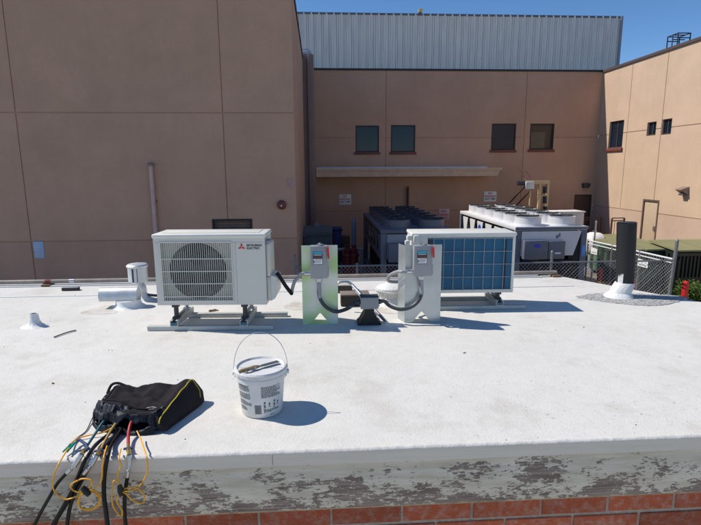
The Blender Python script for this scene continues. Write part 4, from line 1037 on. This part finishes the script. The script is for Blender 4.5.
# flexible conduits
def ribbed(pts, r, sm, step=.0085):
    pts = spline([Vector(p) for p in pts], sm); L = [0]
    for a, b in zip(pts, pts[1:]): L.append(L[-1]+(b-a).length)
    out = []; rad = []; n = int(L[-1]/(step/2)); j = 0
    for i in range(n+1):
        s = L[-1]*i/n
        while j < len(L)-2 and L[j+1] < s: j += 1
        q = (s-L[j])/max(1e-9, L[j+1]-L[j]); out.append(pts[j].lerp(pts[j+1], min(1,max(0,q)))); rad.append(r*(1.06 if i % 2 else .95))
    return out, rad
def conduit(pts, r, m, label, ribs=True):
    mb = MB()
    if ribs: q, rad = ribbed(pts, r, 8); mb.tube(q, rad, 12)
    else: mb.tube([Vector(p) for p in pts], r, 12, sm=8)
    return solo('conduit', mb, m, label, 'conduit', loc=Vector(pts[0]), sharp=60)
dy1 = Ys1-.004-DD*.5
o = Vector((dx1+dw1*.47, dy1, dz1-.030)); 
conduit([o+Vector((0,0,.004)), o-Vector((0,0,.04)), P(319.6,297,dy1), P(325,306,dy1-.005), P(335,311.5,dy1), P(344,310,dy1+.03), P(351,306.3,Yj-.02), J0-Vector((.05,0,.004)), J0-Vector((.02,0,0))], .0138, conduitg, 'dark flexible conduit looping from the left disconnect box down to the junction box')
mb = MB(); mb.cyl(o+Vector((0,-.0,.0)), P(319.6,298,dy1), .0152); solo('conduit_sleeve', mb, conduitl, 'straight grey sleeve under the left disconnect box', 'conduit')
dy2 = Ys2-.004-DD*.5
o = Vector((dx2+dw2*.47, dy2, dz2-.030))
conduit([o+Vector((0,0,.004)), o-Vector((0,0,.04)), P(421.6,293,dy2), P(418,301.5,dy2), P(410,307.5,dy2), P(400,309.3,dy2), P(390,306,dy2+.03), J1+Vector((.05,0,.0)), J1+Vector((.02,0,0))], .0138, conduitg, 'dark flexible conduit looping from the right disconnect box down to the junction box')
mb = MB(); mb.cyl(o, P(421.7,294,dy2), .0152); solo('conduit_sleeve', mb, conduitl, 'straight grey sleeve under the right disconnect box', 'conduit')
# conduit from left box to unit 1
o = Vector((dx1-.044, dy1, dz1+dh1*.13))
conduit([o+Vector((.005,0,0)), o-Vector((.03,0,.003)), P(300.5,275.3,dy1+.03), P(295,281,dy1+.07), P(292.6,288,dy1+.09), P(291.8,293,dy1+.1)], .0125, conduitl, 'grey conduit curving down from the left side of the left disconnect box')
Yq = Yu+.06
conduit([P(277,272.5,Yq), P(280,277,Yq), P(285,285,Yq), P(289.5,291,Yq), P(291.8,293.8,Yq+.02)], .014, hoseblack, 'black insulated line dropping from the white fan unit to the roof', False)
o = Vector((dx2-.044, dy2, dz2+dh2*.13))
conduit([o+Vector((.005,0,0)), o-Vector((.04,0,.002)), P(398,271.5,dy2+.05), P(391,274.5,dy2+.15), P(388,278.5,dy2+.2), P(390,281.5,dy2+.25), P(399,282,dy2+.3)], .0125, conduitl, 'grey conduit looping left from the right disconnect box over the white boot')
# diagonal rigid conduit behind the junction box
a, b = P(349.5, 283.5, 4.0), G(386, 323.5)
mb = MB(); c_ = P(338,283,4.0)
pts = [P(333,287,4.02), c_, P(346.5,281.8,4.0), a+Vector((.02,0,-.01)), a.lerp(b,.4)+Vector((0,.06,0)), b+Vector((0,.0,.012))]
mb.tube([pts[0], pts[1], pts[2], pts[3]], .011, 10, sm=6); mb.tube([pts[3], b+Vector((0,.02,.012))], .012, 10)
t = thing('rigid_conduit', 'shiny rigid conduit slanting to the roof behind the junction box', 'conduit', b)
part('tube', mb, steel, t, True)
m0 = pts[3].lerp(b, .22); mb = MB(); mb.cyl(pts[3].lerp(b,.16), pts[3].lerp(b,.28), .017); part('coupling', mb, steel, t, True)
# wooden boxed curb blocks
def block(px0, px1, yb_, yt, label, m, D=.16, top=None):
    a, b = G(px0, yb_), G(px1, yb_); z = P((px0+px1)/2, yt, a.y).z
    t = thing('duct_block', label, 'block', ((a.x+b.x)/2, a.y, 0)); w = (b.x-a.x)/2
    mb = MB(); mb.box(-w, w, 0, D, .001, z-.012, .004); part('body', mb, m, t)
    mb = MB(); mb.box(-w-.004, w+.004, -.006, D+.005, z-.0118, z, .003); part('top_board', mb, top or chgrey, t)
    mb = MB()
    for k in range(3): mb.box(-w+.01+k*w*.66, -w+.014+k*w*.66, -.0015, .0, .01, z-.02)
    part('seam', mb, black, t)
block(341, 369.5, 306.8, 294.3, 'brown-topped dark wooden block behind the junction box', mat('block_dark', (.035,.028,.024), .8, var=.3), .13, mat('board_brown', (.20,.16,.135), .7, streak=(2,12,12)))
block(338, 352.5, 293.5, 284.5, 'smaller dark block further back, behind the slanting conduit', mat('block_dark2', (.05,.045,.04), .8, var=.3), .14, stain)

# ---- white coated boot between the stands
p = G(391, 306); cxx, cyy = p.x, p.y+.10
zt = P(391, 284, cyy).z
t = thing('roof_vent_boot', 'white coated vent boot leaning behind the right stand with a wide lid', 'roof vent', (cxx, cyy, 0))
mb = MB(); mb.lathe([(.17,0.0),(.14,.012),(.115,.03),(.10,.06),(.108,zt*.55),(.125,zt-.045)], (0,0,0), 28, wob=lambda a: 1+.03*math.sin(3*a)+.02*math.sin(7*a+1)); part('boot', mb, bootm, t)
mb = MB(); mb.lathe([(.105,zt-.06),(.116,zt-.055),(.118,zt-.03),(.105,zt-.016),(.03,zt+.012),(.002,zt+.013)], (0,0,0), 28); part('lid', mb, bootm, t)
mb = MB()
for k in range(9):
    A = -math.pi/2+R(-60+k*14); mb.tube([(.112*math.cos(A),.112*math.sin(A),.05),(.120*math.cos(A+.12),.120*math.sin(A+.12),zt-.06)], .003, 5)
part('crack', mb, stain, t)

# ---- left vents
p = G(125, 309.3); vx, vy = p.x, p.y+.09
t = thing('duct_hood_vent', 'silver half-round hood vent lying sideways on a round white base at the left', 'roof vent', (vx, vy, 0))
za, zb2 = P(119,288,vy).z, P(119,298.5,vy).z
r = (za-zb2)/2+.010; zc = (za+zb2)/2
xa_, xb_ = P(101,293,vy).x-vx, P(138.5,293,vy).x-vx
mb = MB(); seg = 16
prof = [(r*1.15*math.cos(k*math.pi/seg), zc-r*.55+r*1.5*math.sin(k*math.pi/seg)) for k in range(seg+1)]
mb.prism([(xa_, y_, z_) for y_, z_ in prof], (xb_-xa_,0,0)); mb.box(xa_+.003, xb_-.003, -r*1.15+.002, r*1.15-.002, zc-r*.95, zc-r*.55-.0005); part('hood', mb, galv, t)
mb = MB(); mb.lathe([(.135,0),(.115,.012),(.103,.03),(.100,zc-r*.95-.001)], (.0,0,0), 30); part('base', mb, white, t)
mb = MB(); 
for k in range(5): mb.lathe([(.003,0),(.003,.003)], (-.0+.02*k, -r*1.15-.0, zc-r*.7), 6, 'Y')
part('rivet', mb, inkgrey, t)
p = G(143, 300); vx, vy = p.x, p.y+.02
t = thing('round_cap_vent', 'silver round-capped vent pipe standing just behind the hood vent', 'roof vent', (vx, vy, 0))
zt, zm = P(137.5,263.5,vy).z, P(137.5,281.5,vy).z; rc = (P(148,272,vy).x-P(127.5,272,vy).x)/2; ox = P(137.7,272,vy).x-vx
mb = MB(); mb.lathe([(rc*.86,zm),(rc*.93,zm+.002),(rc*.93,zt-.03)], (ox,0,0), 28); mb.lathe([(rc,zt-.03),(rc*1.03,zt-.026),(rc*1.03,zt-.016),(rc*.9,zt-.004),(rc*.3,zt+.006),(.002,zt+.007)], (ox,0,0), 28)
cap = part('cap', mb, galv, t)
mb = MB(); mb.box(ox-.022, ox-.008, -rc*.94, -rc*.925, zm+.01, zt-.035); mb.box(ox+.02, ox+.024, -rc*.94, -rc*.91, zm+.01, zt-.035); part('seam', mb, darkmetal, cap)
mb = MB(); mb.tube([(0,0,.0),(0,0,.1),(ox*.4,0,zm-.04),(ox,0,zm+.005)], .032, 16, sm=4); part('neck', mb, galv, t)
mb = MB(); mb.lathe([(.10,0),(.07,.012),(.042,.04),(.036,.06)], (0,0,0), 20, capt=False); part('base', mb, bootm, t)
mb = MB(); mb.tube([(.03,0,.045),(.1,-.0,.035),(.2,0,.03),(.3,.02,.03)], .012, 8, sm=4); part('side_pipe', mb, darkmetal, t)
p = G(33, 327.5); vx, vy = p.x, p.y+.03
t = thing('pipe_boot', 'small white conical pipe boot with an open top on the roof far left', 'roof vent', (vx, vy, 0)); zt = P(32,313.5,vy).z
mb = MB(); mb.lathe([(.095,0),(.066,.008),(.046,.022),(.034,.045),(.028,zt-.005),(.027,zt),(.021,zt),(.021,zt-.03)], (0,0,0), 24, capt=False, wob=lambda a: 1+.1*math.sin(2*a+2)); part('boot', mb, bootm, t)
mb = MB(); mb.lathe([(.0205,zt-.02),(.0205,zt-.012)], (0,0,0), 16); part('opening', mb, black, t)

# ---- tall black pipe
p = G(622, 299.5); vx, vy = p.x, p.y+.10
zt = P(626,222.5,vy).z; zs = P(625,282,vy).z; rt = (P(635.5,240,vy).x-P(618,240,vy).x)/2; tx = P(626.8,223,vy).x-vx; bx = P(624.6,287,vy).x-vx
t = thing('black_vent_pipe', 'tall black pipe rising from a white flared boot at the right of the roof', 'vent pipe', (vx, vy, 0))
mb = MB(); mb.tube([(bx*.8,0,.02),(bx,0,zs),(tx*.5+bx*.5,0,(zt+zs)/2),(tx,0,zt)], [rt*.86,rt*.9,rt*.97,rt], 28); part('pipe', mb, mat('pipe_black', (.006,.007,.008), .6, vs=9, var=.5, streak=(3,3,.6)), t)
mb = MB(); mb.lathe([(rt*.9,0),(rt*.9,.0012)], (tx,0,zt+.0002), 24); part('opening', mb, black, t)
rb_ = (P(634,299,vy-.1).x-P(609.5,299,vy-.1).x)/2
mb = MB(); mb.lathe([(rb_*1.16,0),(rb_*1.08,.010),(rb_*.98,.022),(rb_*.80,.045),(rt*1.14,.075),(rt*1.03,zs-.01),(rt*.97,zs)], (0,0,0), 30, capt=False, wob=lambda a: 1+.03*math.sin(4*a)); 
for v in mb.bm.verts: v.co.x += bx*min(1, v.co.z/zs)+.022*(1-min(1, v.co.z/zs))
part('boot', mb, bootm, t)
mb = MB(); zz0, zz1 = zs-.005, P(622,262,vy).z
for k in range(14):
    A = math.pi+R(10+k*2.5); q0 = Vector((bx+rt*.955*math.cos(A), rt*.955*math.sin(A), zz0)); h = random.uniform(.05,.22)
    mb.tube([q0, q0+Vector((0.004*h,0,h))], [.0035,.001], 5)
part('white_drip', mb, bootm, t)

# ================================================================== BUCKET
bc = G(262.4, 409.5); bx, by = bc.x, bc.y; zb_h = P(261, 366, by).z
HB = zb_h; rT, rB = .116, .098
t = thing('bucket', 'white lidded plastic bucket with a wire handle standing on the roof', 'bucket', (bx, by, 0))
def rad(z): return rB+(rT-rB)*z/HB
mb = MB(); mb.lathe([(rB-.012,.0),(rB-.004,.002),(rB,.008),(rad(HB*.5),HB*.5),(rad(HB-.055),HB-.055),(rT+.002,HB-.052),(rT+.003,HB-.03),(rT,HB-.026),(rT,HB-.004)], (0,0,0), 56)
pail = part('pail', mb, mat('bucket_white', (.72,.72,.70), .4, var=.05, vs=12, grime=.10), t)
mb = MB(); rl = .125; mb.lathe([(rl-.006,HB-.022),(rl,HB-.020),(rl+.001,HB-.004),(rl-.004,HB+.004),(rl-.012,HB+.005),(rl-.018,HB-.004),(rl-.035,HB-.006),(.05,HB-.005),(.001,HB-.005)], (0,0,0), 56); part('lid', mb, mat('lid_white', (.68,.67,.64), .4, vs=22, col2=(.40,.40,.38), thr=(.52,.75), bump=.3, bs=50), t)
# label: short lines of print wrapped round the pail
def wrap(mb, a0, a1, z0, z1, off=.0008):
    n = max(1, int(abs(a1-a0)/.08)); 
    for i in range(n):
        p, q = a0+(a1-a0)*i/n, a0+(a1-a0)*(i+1)/n; r0, r1 = rad(z0)+off, rad(z1)+off
        mb.face([(r0*math.sin(p),-r0*math.cos(p),z0),(r0*math.sin(q),-r0*math.cos(q),z0),(r1*math.sin(q),-r1*math.cos(q),z1),(r1*math.sin(p),-r1*math.cos(p),z1)])
rng = random.Random(2)
mb = MB(); mr = MB()
def para(z_top, lines, a0, a1, lh=.0052):
    for k in range(lines):
        z = z_top-k*lh; e = a1 if rng.random() < .7 else a0+(a1-a0)*rng.uniform(.5,.95); a = a0
        while a < e:
            w = rng.uniform(.04,.13); (mr if rng.random() < .05 else mb) and wrap(mb if rng.random() > .06 else mr, a, min(a+w, e), z-.0030, z); a += w+.022
para(.182, 9, -1.15, -.42); para(.128, 6, -1.12, -.40); para(.090, 5, -1.1, -.36); para(.058, 4, -1.08,-.62)
para(.190, 4, .10, 1.02, .0055); para(.163, 11, .10, 1.02)
for k in range(9): wrap(mb, -.22, .08, .068-k*.0052, .0712-k*.0052)          # bar code
for (q, zz) in ((.2,.075),(.2,.055),(.42,.068),(.66,.078),(.66,.058),(.85,.068)):
    wrap(mb, q, q+.07, zz, zz+.012); wrap(mb, q-.02, q+.09, zz-.008, zz-.005)
para(.046, 3, .2, .95); para(.02, 1, .5, .8); para(.206, 1, -.6, .6, .006)
part('label_print', mb, inkgrey, pail); part('label_red_print', mr, redfaded, pail)
mb = MB()
for a_, z_, s in ((-.45,.213,.006),(-.2,.214,.004),(.5,.21,.003),(-.1,.205,.007),(.2,.03,.004)): wrap(mb, a_, a_+s*12, z_, z_+s)
part('splash', mb, wood, pail)
for s in (-1, 1):
    mb = MB(); mb.cyl((s*(rT-.0),0,HB-.03),(s*(rT+.018),0,HB-.03),.011,seg=14); mb.box(min(s*(rT),s*(rT+.008)), max(s*rT,s*(rT+.008)), -.016,.016,HB-.05,HB-.024,.003); part('ear', mb, white, t)
hz = P(262,333.5,by).z; mb = MB(); pts = []
for k in range(25):
    A = math.pi*k/24; pts.append(Vector((-(rT+.013)*math.cos(A), .02*math.sin(A), HB-.03+(hz-HB+.03)*math.sin(A)**.85)))
mb.tube(pts, .0017, 8); part('wire_handle', mb, steel, t)
# putty knife on the lid
a, b = P(239,369,by-.085), P(278,358.5,by+.04)
a = Vector((a.x-.002, by-.085, HB+.009)); b = Vector((P(278,359,by+.03).x, by+.035, HB+.009))
t = thing('putty_knife', 'paint-caked tool with a wooden handle lying across the bucket lid', 'tool', a.lerp(b,.4))
mb = MB(); d = b-a; mb.tube([a, a+d*.06, a+d*.2, a+d*.38, a+d*.5], [.006,.010,.009,.011,.006], 10); part('handle', mb, mat('tool_wood', (.26,.17,.09), .7, vs=40, col2=(.6,.56,.5), thr=(.5,.65)), t, True)
mb = MB(); n_ = Vector((-d.y, d.x, 0)).normalized()
q0, q1, q2 = a+d*.48, a+d*.62, b
mb.prism([q0+n_*.005, q0-n_*.005, q1-n_*.012, q2-n_*.013, q2+n_*.013, q1+n_*.012], (0,0,-.0022)); part('blade', mb, mat('blade_grey', (.12,.13,.14), .4, metal=.5, vs=40), t, True)
mb = MB(); mb.lathe([(.012,-.002),(.014,.001),(.008,.003)], a+d*.28+Vector((0,-.01,-.007)), 9, wob=lambda A: 1+.3*math.sin(2*A)); part('paint_blob', mb, white, t, True)
# ================================================================== TOOL BAG
from mathutils import noise as MN
def wr(p, s, a): return MN.noise(Vector(p)*s)*a
secs = [  # front ground point, back point, front height, back height
    (G(96,421), P(113,384,2.40), .035, .060),
    (G(93,425), P(117,382,2.42), .060, .095),
    (G(97,430), P(124,380,2.43), .072, .118),
    (G(112,433), P(138,383,2.43), .078, .108),
    (G(128,435), P(155,385,2.43), .078, .100),
    (G(145,435), P(173,385,2.44), .076, .104),
    (G(156,434), P(188,382,2.44), .078, .138),
    (G(161,433.5), P(196,381,2.44), .064, .132),
    (G(166,433), P(203,388,2.43), .030, .075),
    (G(167,431.5), P(204,395,2.40), .012, .035)]
NS, NR = 72, 96
# equal-arc table of the rounded cross-section
_t = [2*math.pi*k/4000 for k in range(4001)]
def _se(th): c, s = math.cos(th), math.sin(th); return (math.copysign(abs(c)**.52, c), .35*math.copysign(abs(s)**.52, s))
_L = [0.0]
for _a, _b in zip(_t, _t[1:]): _p, _q = _se(_a), _se(_b); _L.append(_L[-1]+math.hypot(_p[0]-_q[0], _p[1]-_q[1]))
TH = []; _k = 0
for j in range(96):
    while _L[_k+1] < _L[-1]*j/96: _k += 1
    TH.append(_t[_k])
def bagpt(u, th):
    q = u*(len(secs)-1); i = min(int(q), len(secs)-2); f = q-i; f = f*f*(3-2*f)*.5+f*.5
    A, B = secs[i], secs[i+1]
    Fp, Bp = A[0].lerp(B[0], f), A[1].lerp(B[1], f); Fp = Vector((Fp.x,Fp.y,0)); Bp = Vector((Bp.x,Bp.y,0))
    hf, hb = A[2]+(B[2]-A[2])*f, A[3]+(B[3]-A[3])*f
    c, s = math.cos(th), math.sin(th); e = .52
    w = .5+.5*math.copysign(abs(c)**e, c); v = .5+.5*math.copysign(abs(s)**e, s)   # w: 0 front, 1 back
    p = Fp.lerp(Bp, w); p.z = .003 + v*(hf+(hb-hf)*w)
    return p, w, v
tb = thing('tool_bag', 'slumped black fabric tool bag with yellow piping lying open near the roof edge', 'bag', (secs[4][0].x, secs[4][0].y+.15, 0))
mb = MB()
def bagv(i, j):
    u = i/(NS-1); th = TH[j] if isinstance(j, int) else j
    p, w, v = bagpt(u, th)
    # pull the front side in to leave a mouth
    m_ = math.exp(-((u-.36)/.27)**4)
    if w < .5: 
        k = max(0, 1-w/.10)*m_; d = (p-bagpt(u, 0)[0]); p = p + Vector((.15,1,0)).normalized()*(.11*k*math.sin(math.pi*min(1,max(0,v*1.05))))
    if v > .6: p.z += (1-.85*max(0,min(1,(u-.5)/.2)))*(wr((p.x*1.0,p.y*2,0), 9, .030)+wr(p, 24, .013)+wr(p,60,.003))*min(1,(v-.6)*4) - .012*math.exp(-((u-.55)/.18)**2)*math.exp(-((w-.6)/.3)**2)
    p.y += wr(p, 14, .012)*v
    return p
V = mb.grid(lambda i, j: bagv(i, j % NR), NS, NR+1)
bmesh.ops.remove_doubles(mb.bm, verts=mb.bm.verts, dist=1e-6)
for i in (0, NS-1):
    c = sum((bagv(i, j) for j in range(NR)), Vector())/NR; cv = mb.bm.verts.new(c); vs = [v for v in V[i] if v.is_valid][:NR]
    for a, b in zip(vs, vs[1:]+vs[:1]):
        if a != b:
            try: mb.bm.faces.new((cv, a, b))
            except ValueError: pass
part('body', mb, fabric, tb, True, sharp=80)
# yellow piping along the end panel
def surf(u, th, lift=.002):
    u = round(u*(NS-1))/(NS-1)
    i = u*(NS-1); p = bagv(i, float(th)); return p+Vector((0,-lift*.3,lift))
_ang = [math.degrees(t__) for t__ in TH[2:47]]
mb = MB(); mb.tube([bagv(53, j)+Vector((0,-.0006,.0014)) for j in range(3, 47)], .0026, 8); part('piping', mb, pipingy, tb, True)
mb = MB(); mb.tube([bagv(i_, 8)+Vector((0,.0,.0012)) for i_ in range(53, 70)] , .0022, 8); 
part('piping', mb, pipingy, tb, True)
# pocket outline with zip
mb = MB(); q = [(.22,.95),(.22,.4),(.55,.42),(.62,.5),(.62,.95)]
pts = []
def srf2(u, w):   # top surface by footprint fraction
    c = 2*w-1; th = math.acos(max(-1,min(1, math.copysign(abs(c)**(1/.52), c)))); return surf(u, th, .002)
mb.tube([srf2(.17+.02*math.sin(k*2), .88-.02*k) for k in range(0, 28)]+[srf2(.17+.016*k, .32) for k in range(1, 24)], .0028, 8, sm=0); part('pocket_seam', mb, fabric, tb, True)
mb = MB(); mb.tube([srf2(.50+.012*k, .34-.006*k) for k in range(9)], .0024, 8)
mb.tube([srf2(.52+.010*k, .30-.004*k)+Vector((0,0,.004)) for k in range(7)], .0015, 6); part('zip_pull', mb, mat('cord_grey', (.42,.38,.34), .7), tb, True)
# nylon flap sagging over the mouth
mb = MB(); NU, NV = 60, 22
def flap(i, j):
    u = .04+.62*i/(NU-1); v = j/(NV-1)
    top = srf2(u, .26); ft = srf2(u, .07); edge = ft + Vector((0,-.012,-.012-.022*(.5+.5*math.sin(u*19+1))-(.035 if u > .48 else 0)*min(1,(u-.48)*12)))
    p = top.lerp(ft, min(1, v*2)) if v < .5 else ft.lerp(edge, (v-.5)*2)
    p.z += .004+.010*math.sin(u*38+v*5)*v + wr((p.x,p.y,v*.1), 40, .012); p.y -= .006*math.sin(u*50+2*v)*v
    return p
mb.grid(flap, NU, NV)
t_ = bmesh.ops.solidify(mb.bm, geom=list(mb.bm.faces), thickness=.0015); part('flap', mb, nylon, tb, True, sharp=80)
# lower lip of the mouth
mb = MB()
def lip(i, j):
    u = .06+.60*i/49; v = j/9; a = bagpt(u, R(200))[0]; f_ = bagpt(u, math.pi)[0]; p = Vector((f_.x, f_.y-.008+.03*v, .004+.022*math.sin(math.pi*v)*(1+.5*math.sin(u*23))))
    return p
mb.grid(lip, 50, 10); bmesh.ops.solidify(mb.bm, geom=list(mb.bm.faces), thickness=.0015); part('lip', mb, nylon, tb, True, sharp=80)
# handle strap loop at the top corner and draw cord
mb = MB(); a = srf2(.12,.9); mb.tube([a+Vector((-.03,-.03,-.01)), a+Vector((-.02,.0,.02)), a+Vector((.01,.005,.028)), a+Vector((.05,.0,.014)), a+Vector((.085,-.005,.0))], .0065, 8, sm=6); part('handle', mb, fabric, tb, True)
mb = MB(); mb.tube([a+Vector((.0,.005,.012)), a+Vector((.025,.01,.02)), a+Vector((.05,.0,.01))], .0018, 6, sm=6); part('piping', mb, pipingy, tb, True)

YH = YE-.035
def H(x, y, z=.02, dy=0): return G(x, y, z) if y < 452 else P(x, y, YH+dy)
mb = MB(); cp = [srf2(.10,.92)+Vector((-.01,0,.006)), srf2(.03,.6)+Vector((-.005,-.0,.008)), srf2(.02,.2)+Vector((-.006,-.004,.0)), G(92,419,.012), G(86,431,.004), G(77,438,.004), G(69,445,.012)]
mb.tube(cp, .0022, 8, sm=8); part('draw_cord', mb, hoseblack, tb, True)

# ---- gauge hoses: each hose is one thing with its fittings as parts
def hose(label, colr, pts_c, fit, pts_b, rc=.0058, rb=.0066, coloured='hose'):
    t = thing('gauge_hose', label, 'hose', pts_b[0], 0, 'hoses hanging out of the black bag')
    if pts_c: mb = MB(); mb.tube(pts_c, rc, 12, sm=8); part('coloured_hose', mb, colr, t, True)
    if fit:
        a, b, c, d = fit    # brass, knurled coupler, thin stem, end
        mb = MB(); mb.tube([a, a.lerp(b,.3), a.lerp(b,.32), a.lerp(b,.6), a.lerp(b,.62), b], [.0075,.0075,.0105,.0105,.0075,.0075], 6); part('brass_fitting', mb, brass, t, True)
        mb = MB(); n = 7; ps, rr = [], []
        for k in range(n+1): ps.append(b.lerp(c, k/n)); rr.append(.0112 if k % 2 else .0100)
        mb.tube(ps, rr, 14); part('coupler', mb, steel, t, True)
        mb = MB(); mb.tube([c, c.lerp(d,.35), c.lerp(d,.4), d], [.0055,.0055,.0078,.0078], 12); part('stem', mb, steel, t, True)
        mb = MB(); q = a.lerp(b,.45); mb.tube([q+Vector((-.018,-.002,.004)), q+Vector((0,-.003,.007)), q+Vector((.017,0,.003))], .0055, 8); part('valve_knob', mb, bluedk, t, True)
    mb = MB(); mb.tube(pts_b, rb, 12, sm=8); part('black_hose', mb, hoseblack, t, True)
    return t
def bottom(x): return P(x, 540, YH-.01)
# A teal
hose('teal-ended gauge hose, leftmost of those hanging over the roof edge', hoseteal, [G(112,414,.055), G(104,421,.045), G(97,431,.03), G(91,440,.02), G(85,449,.02)],
     (G(85,449,.02), P(82,454,YH+.01), P(74,466,YH), P(67,473,YH)), [P(67,473,YH), P(57,484,YH), P(49,498,YH-.01), P(41,512,YH), P(33,528,YH), P(24,545,YH)])
# B tan
hose('tan gauge hose running from the middle of the bag mouth down over the edge', hosetan, [G(130,411,.06), G(121,417,.05), G(112,429,.035), G(105,441,.022), G(101,449,.02)],
     (G(101,449,.02), P(97,455,YH+.01), P(91,465,YH-.005), P(84,474,YH-.005)), [P(84,474,YH-.005), P(76,484,YH), P(68,498,YH), P(60,512,YH), P(51,528,YH), P(45,545,YH)])
# C red
hose('red gauge hose curving out of the bag to a brass valve, rightmost of the hoses', hosered, [G(144,414,.055), G(137,415,.06), G(131,423,.05), G(128.5,434,.03), G(128.3,445,.02)],
     (G(128.3,445,.02), P(129,455,YH+.01), P(129.3,466,YH), P(127.5,477,YH)), [P(127.5,477,YH), P(126,486,YH), P(124.5,500,YH), P(124.8,515,YH), P(126,530,YH), P(126,545,YH)], rc=.0068, rb=.0075)
# plain black hoses
hose('thick plain black hose dropping straight from the bag between the tan and red hoses', None, None, None, [G(127,420,.03), G(120,432,.02), G(112,444,.016), P(108,455,YH), P(104.5,475,YH), P(104,495,YH), P(106,512,YH), P(108,530,YH), P(109,545,YH)], rb=.0085)
hose('plain black hose crossing under the tan hose toward the lower left', None, None, None, [G(122,421,.03), G(111,432,.016), G(98,443,.014), P(87,457,YH+.012), P(79,474,YH+.012), P(73,490,YH+.012), P(66,505,YH+.01), P(57,520,YH+.01), P(48,545,YH+.01)], rb=.0070)
hose('plain black hose running under the others and hanging nearly straight near the coils', None, None, None, [G(125,422,.02), G(114,437,.012), G(103,449,.012), P(92,463,YH+.02), P(82,480,YH+.018), P(73,498,YH+.015), P(69,512,YH+.012), P(67,528,YH+.01), P(66,545,YH+.01)], rb=.0075)
# ---- orange cords with coils
def cord(paths, label, tie, loc):
    t = thing('orange_cord', label, 'cord', loc, 0, 'orange cords coiled below the bag')
    for k, (p_, cl) in enumerate(paths):
        mb = MB(); mb.tube(p_, .0030, 8, sm=8, closed=cl); part('cord', mb, cordy, t, True)
    a, b = tie; mb = MB(); mb.tube([a, a.lerp(b,.5), b], [.009,.0125,.009], 10); part('hook_tie', mb, rubber, t, True)
f = lambda x, y, d=0: P(x, y, YH-.022+d)
def c2f(x, y, d=0): return f(x*.3143, 360+y*.3143, d)       # survey table units of the close-up
first = [G(118,424,.03), G(104,432,.018), G(86,436,.012), G(74,441,.012), c2f(190,325), c2f(170,375), c2f(172,415), c2f(205,443), c2f(240,435,.006), c2f(262,425,.008)]
loop1 = [c2f(228,395), c2f(262,378,-.004), c2f(293,385,-.006), c2f(285,405), c2f(250,420,.004), c2f(228,410,.004)]
loop2 = [c2f(268,420), c2f(300,415,-.004), c2f(320,440,-.006), c2f(300,470,-.004), c2f(262,472,.002), c2f(248,450,.004)]
loop3 = [c2f(262,418,.003), c2f(305,425,.0), c2f(318,460,-.003), c2f(285,478,-.002), c2f(252,465,.002)]
up = [G(107,446,.026), P(104,456,YH-.02), c2f(326,340), c2f(322,385), c2f(298,412), c2f(275,425,.003)]
cord([(first, False), (loop1, True), (loop2, True), (loop3, True), (up, False)], 'coiled orange cord with a black tie, the left of the two below the bag', (c2f(262,405,-.008), c2f(284,430,-.008)), c2f(272,417))
s1c = [G(137,431,.045), G(141,440,.03), P(146,455,YH-.02), c2f(469,330), c2f(466,365), c2f(440,405), c2f(405,418,-.014), c2f(385,415,.0)]
s2c = [c2f(358,410), c2f(362,385,-.004), c2f(378,392), c2f(380,420), c2f(372,450), c2f(388,478,-.004), c2f(385,497), c2f(362,470), c2f(356,440)]
s3c = [c2f(385,415,.002), c2f(430,405,-.016), c2f(458,430,-.016), c2f(455,455,-.016), c2f(425,448,-.018), c2f(400,425,-.018)]
s4c = [G(121,449,.025), P(119,458,YH-.02), c2f(385,335), c2f(374,365), c2f(378,395), c2f(383,412)]
cord([(s1c, False), (s2c, True), (s3c, True), (s4c, False)], 'coiled orange cord with a black tie, the right one hanging round the red hose', (c2f(381,400,-.006), c2f(386,430,-.006)), c2f(383,415))
# teal clip with its black band
a, b = G(65,452,.02), G(76,442.5,.02)
t = thing('probe_clip', 'small teal plastic clip resting at the roof edge left of the hoses', 'clip', a)
d = b-a; n_ = Vector((-d.y, d.x, 0)).normalized()
for s in (-1, 1):
    mb = MB(); mb.tube([a+n_*.009*s+Vector((0,0,.0)), a.lerp(b,.5)+n_*.006*s+Vector((0,0,.004)), b+n_*.002*s+Vector((0,0,.002))], [.0035,.0045,.003], 8, sm=4); part('jaw', mb, plastic_green, t, True)
mb = MB(); mb.tube([b, b+d*.35+Vector((0,-.006,.004)), G(86,444.5,.024)+Vector((0,0,.0)), G(88,449,.022)], [.006,.006,.0065,.005], 10); part('band', mb, bluedk, t, True)

# ================================================================== LIGHT AND AIR
w = bpy.data.worlds.new('World'); S.world = w; w.use_nodes = True
N, L = w.node_tree.nodes, w.node_tree.links
sky = N.new('ShaderNodeTexSky'); sky.sky_type = 'NISHITA'; sky.sun_disc = False
SUN = Vector((-.85, .22, 1.0)).normalized()
sky.sun_elevation = math.asin(SUN.z); sky.sun_rotation = math.atan2(SUN.x, SUN.y)
sky.air_density = 1.0; sky.dust_density = .0; sky.ozone_density = 2.2; sky.altitude = 3000
hs = N.new('ShaderNodeHueSaturation'); hs.inputs['Saturation'].default_value = 1.18; hs.inputs['Value'].default_value = .96; L.new(sky.outputs[0], hs.inputs['Color']); L.new(hs.outputs[0], N['Background'].inputs['Color']); N['Background'].inputs['Strength'].default_value = .13
l = bpy.data.lights.new('sun', 'SUN'); l.energy = 4.2; l.angle = R(.5); l.color = (1, .94, .85)
so = bpy.data.objects.new('sun', l); COL.objects.link(so); so.location = (-10, 3, 15); so.rotation_euler = (-SUN).to_track_quat('-Z', 'Y').to_euler()
S.render.engine = 'CYCLES'
S.view_settings.view_transform = 'Standard'; S.view_settings.look = 'None'; S.view_settings.exposure = .2; S.view_settings.gamma = 1
S.view_settings.use_curve_mapping = False
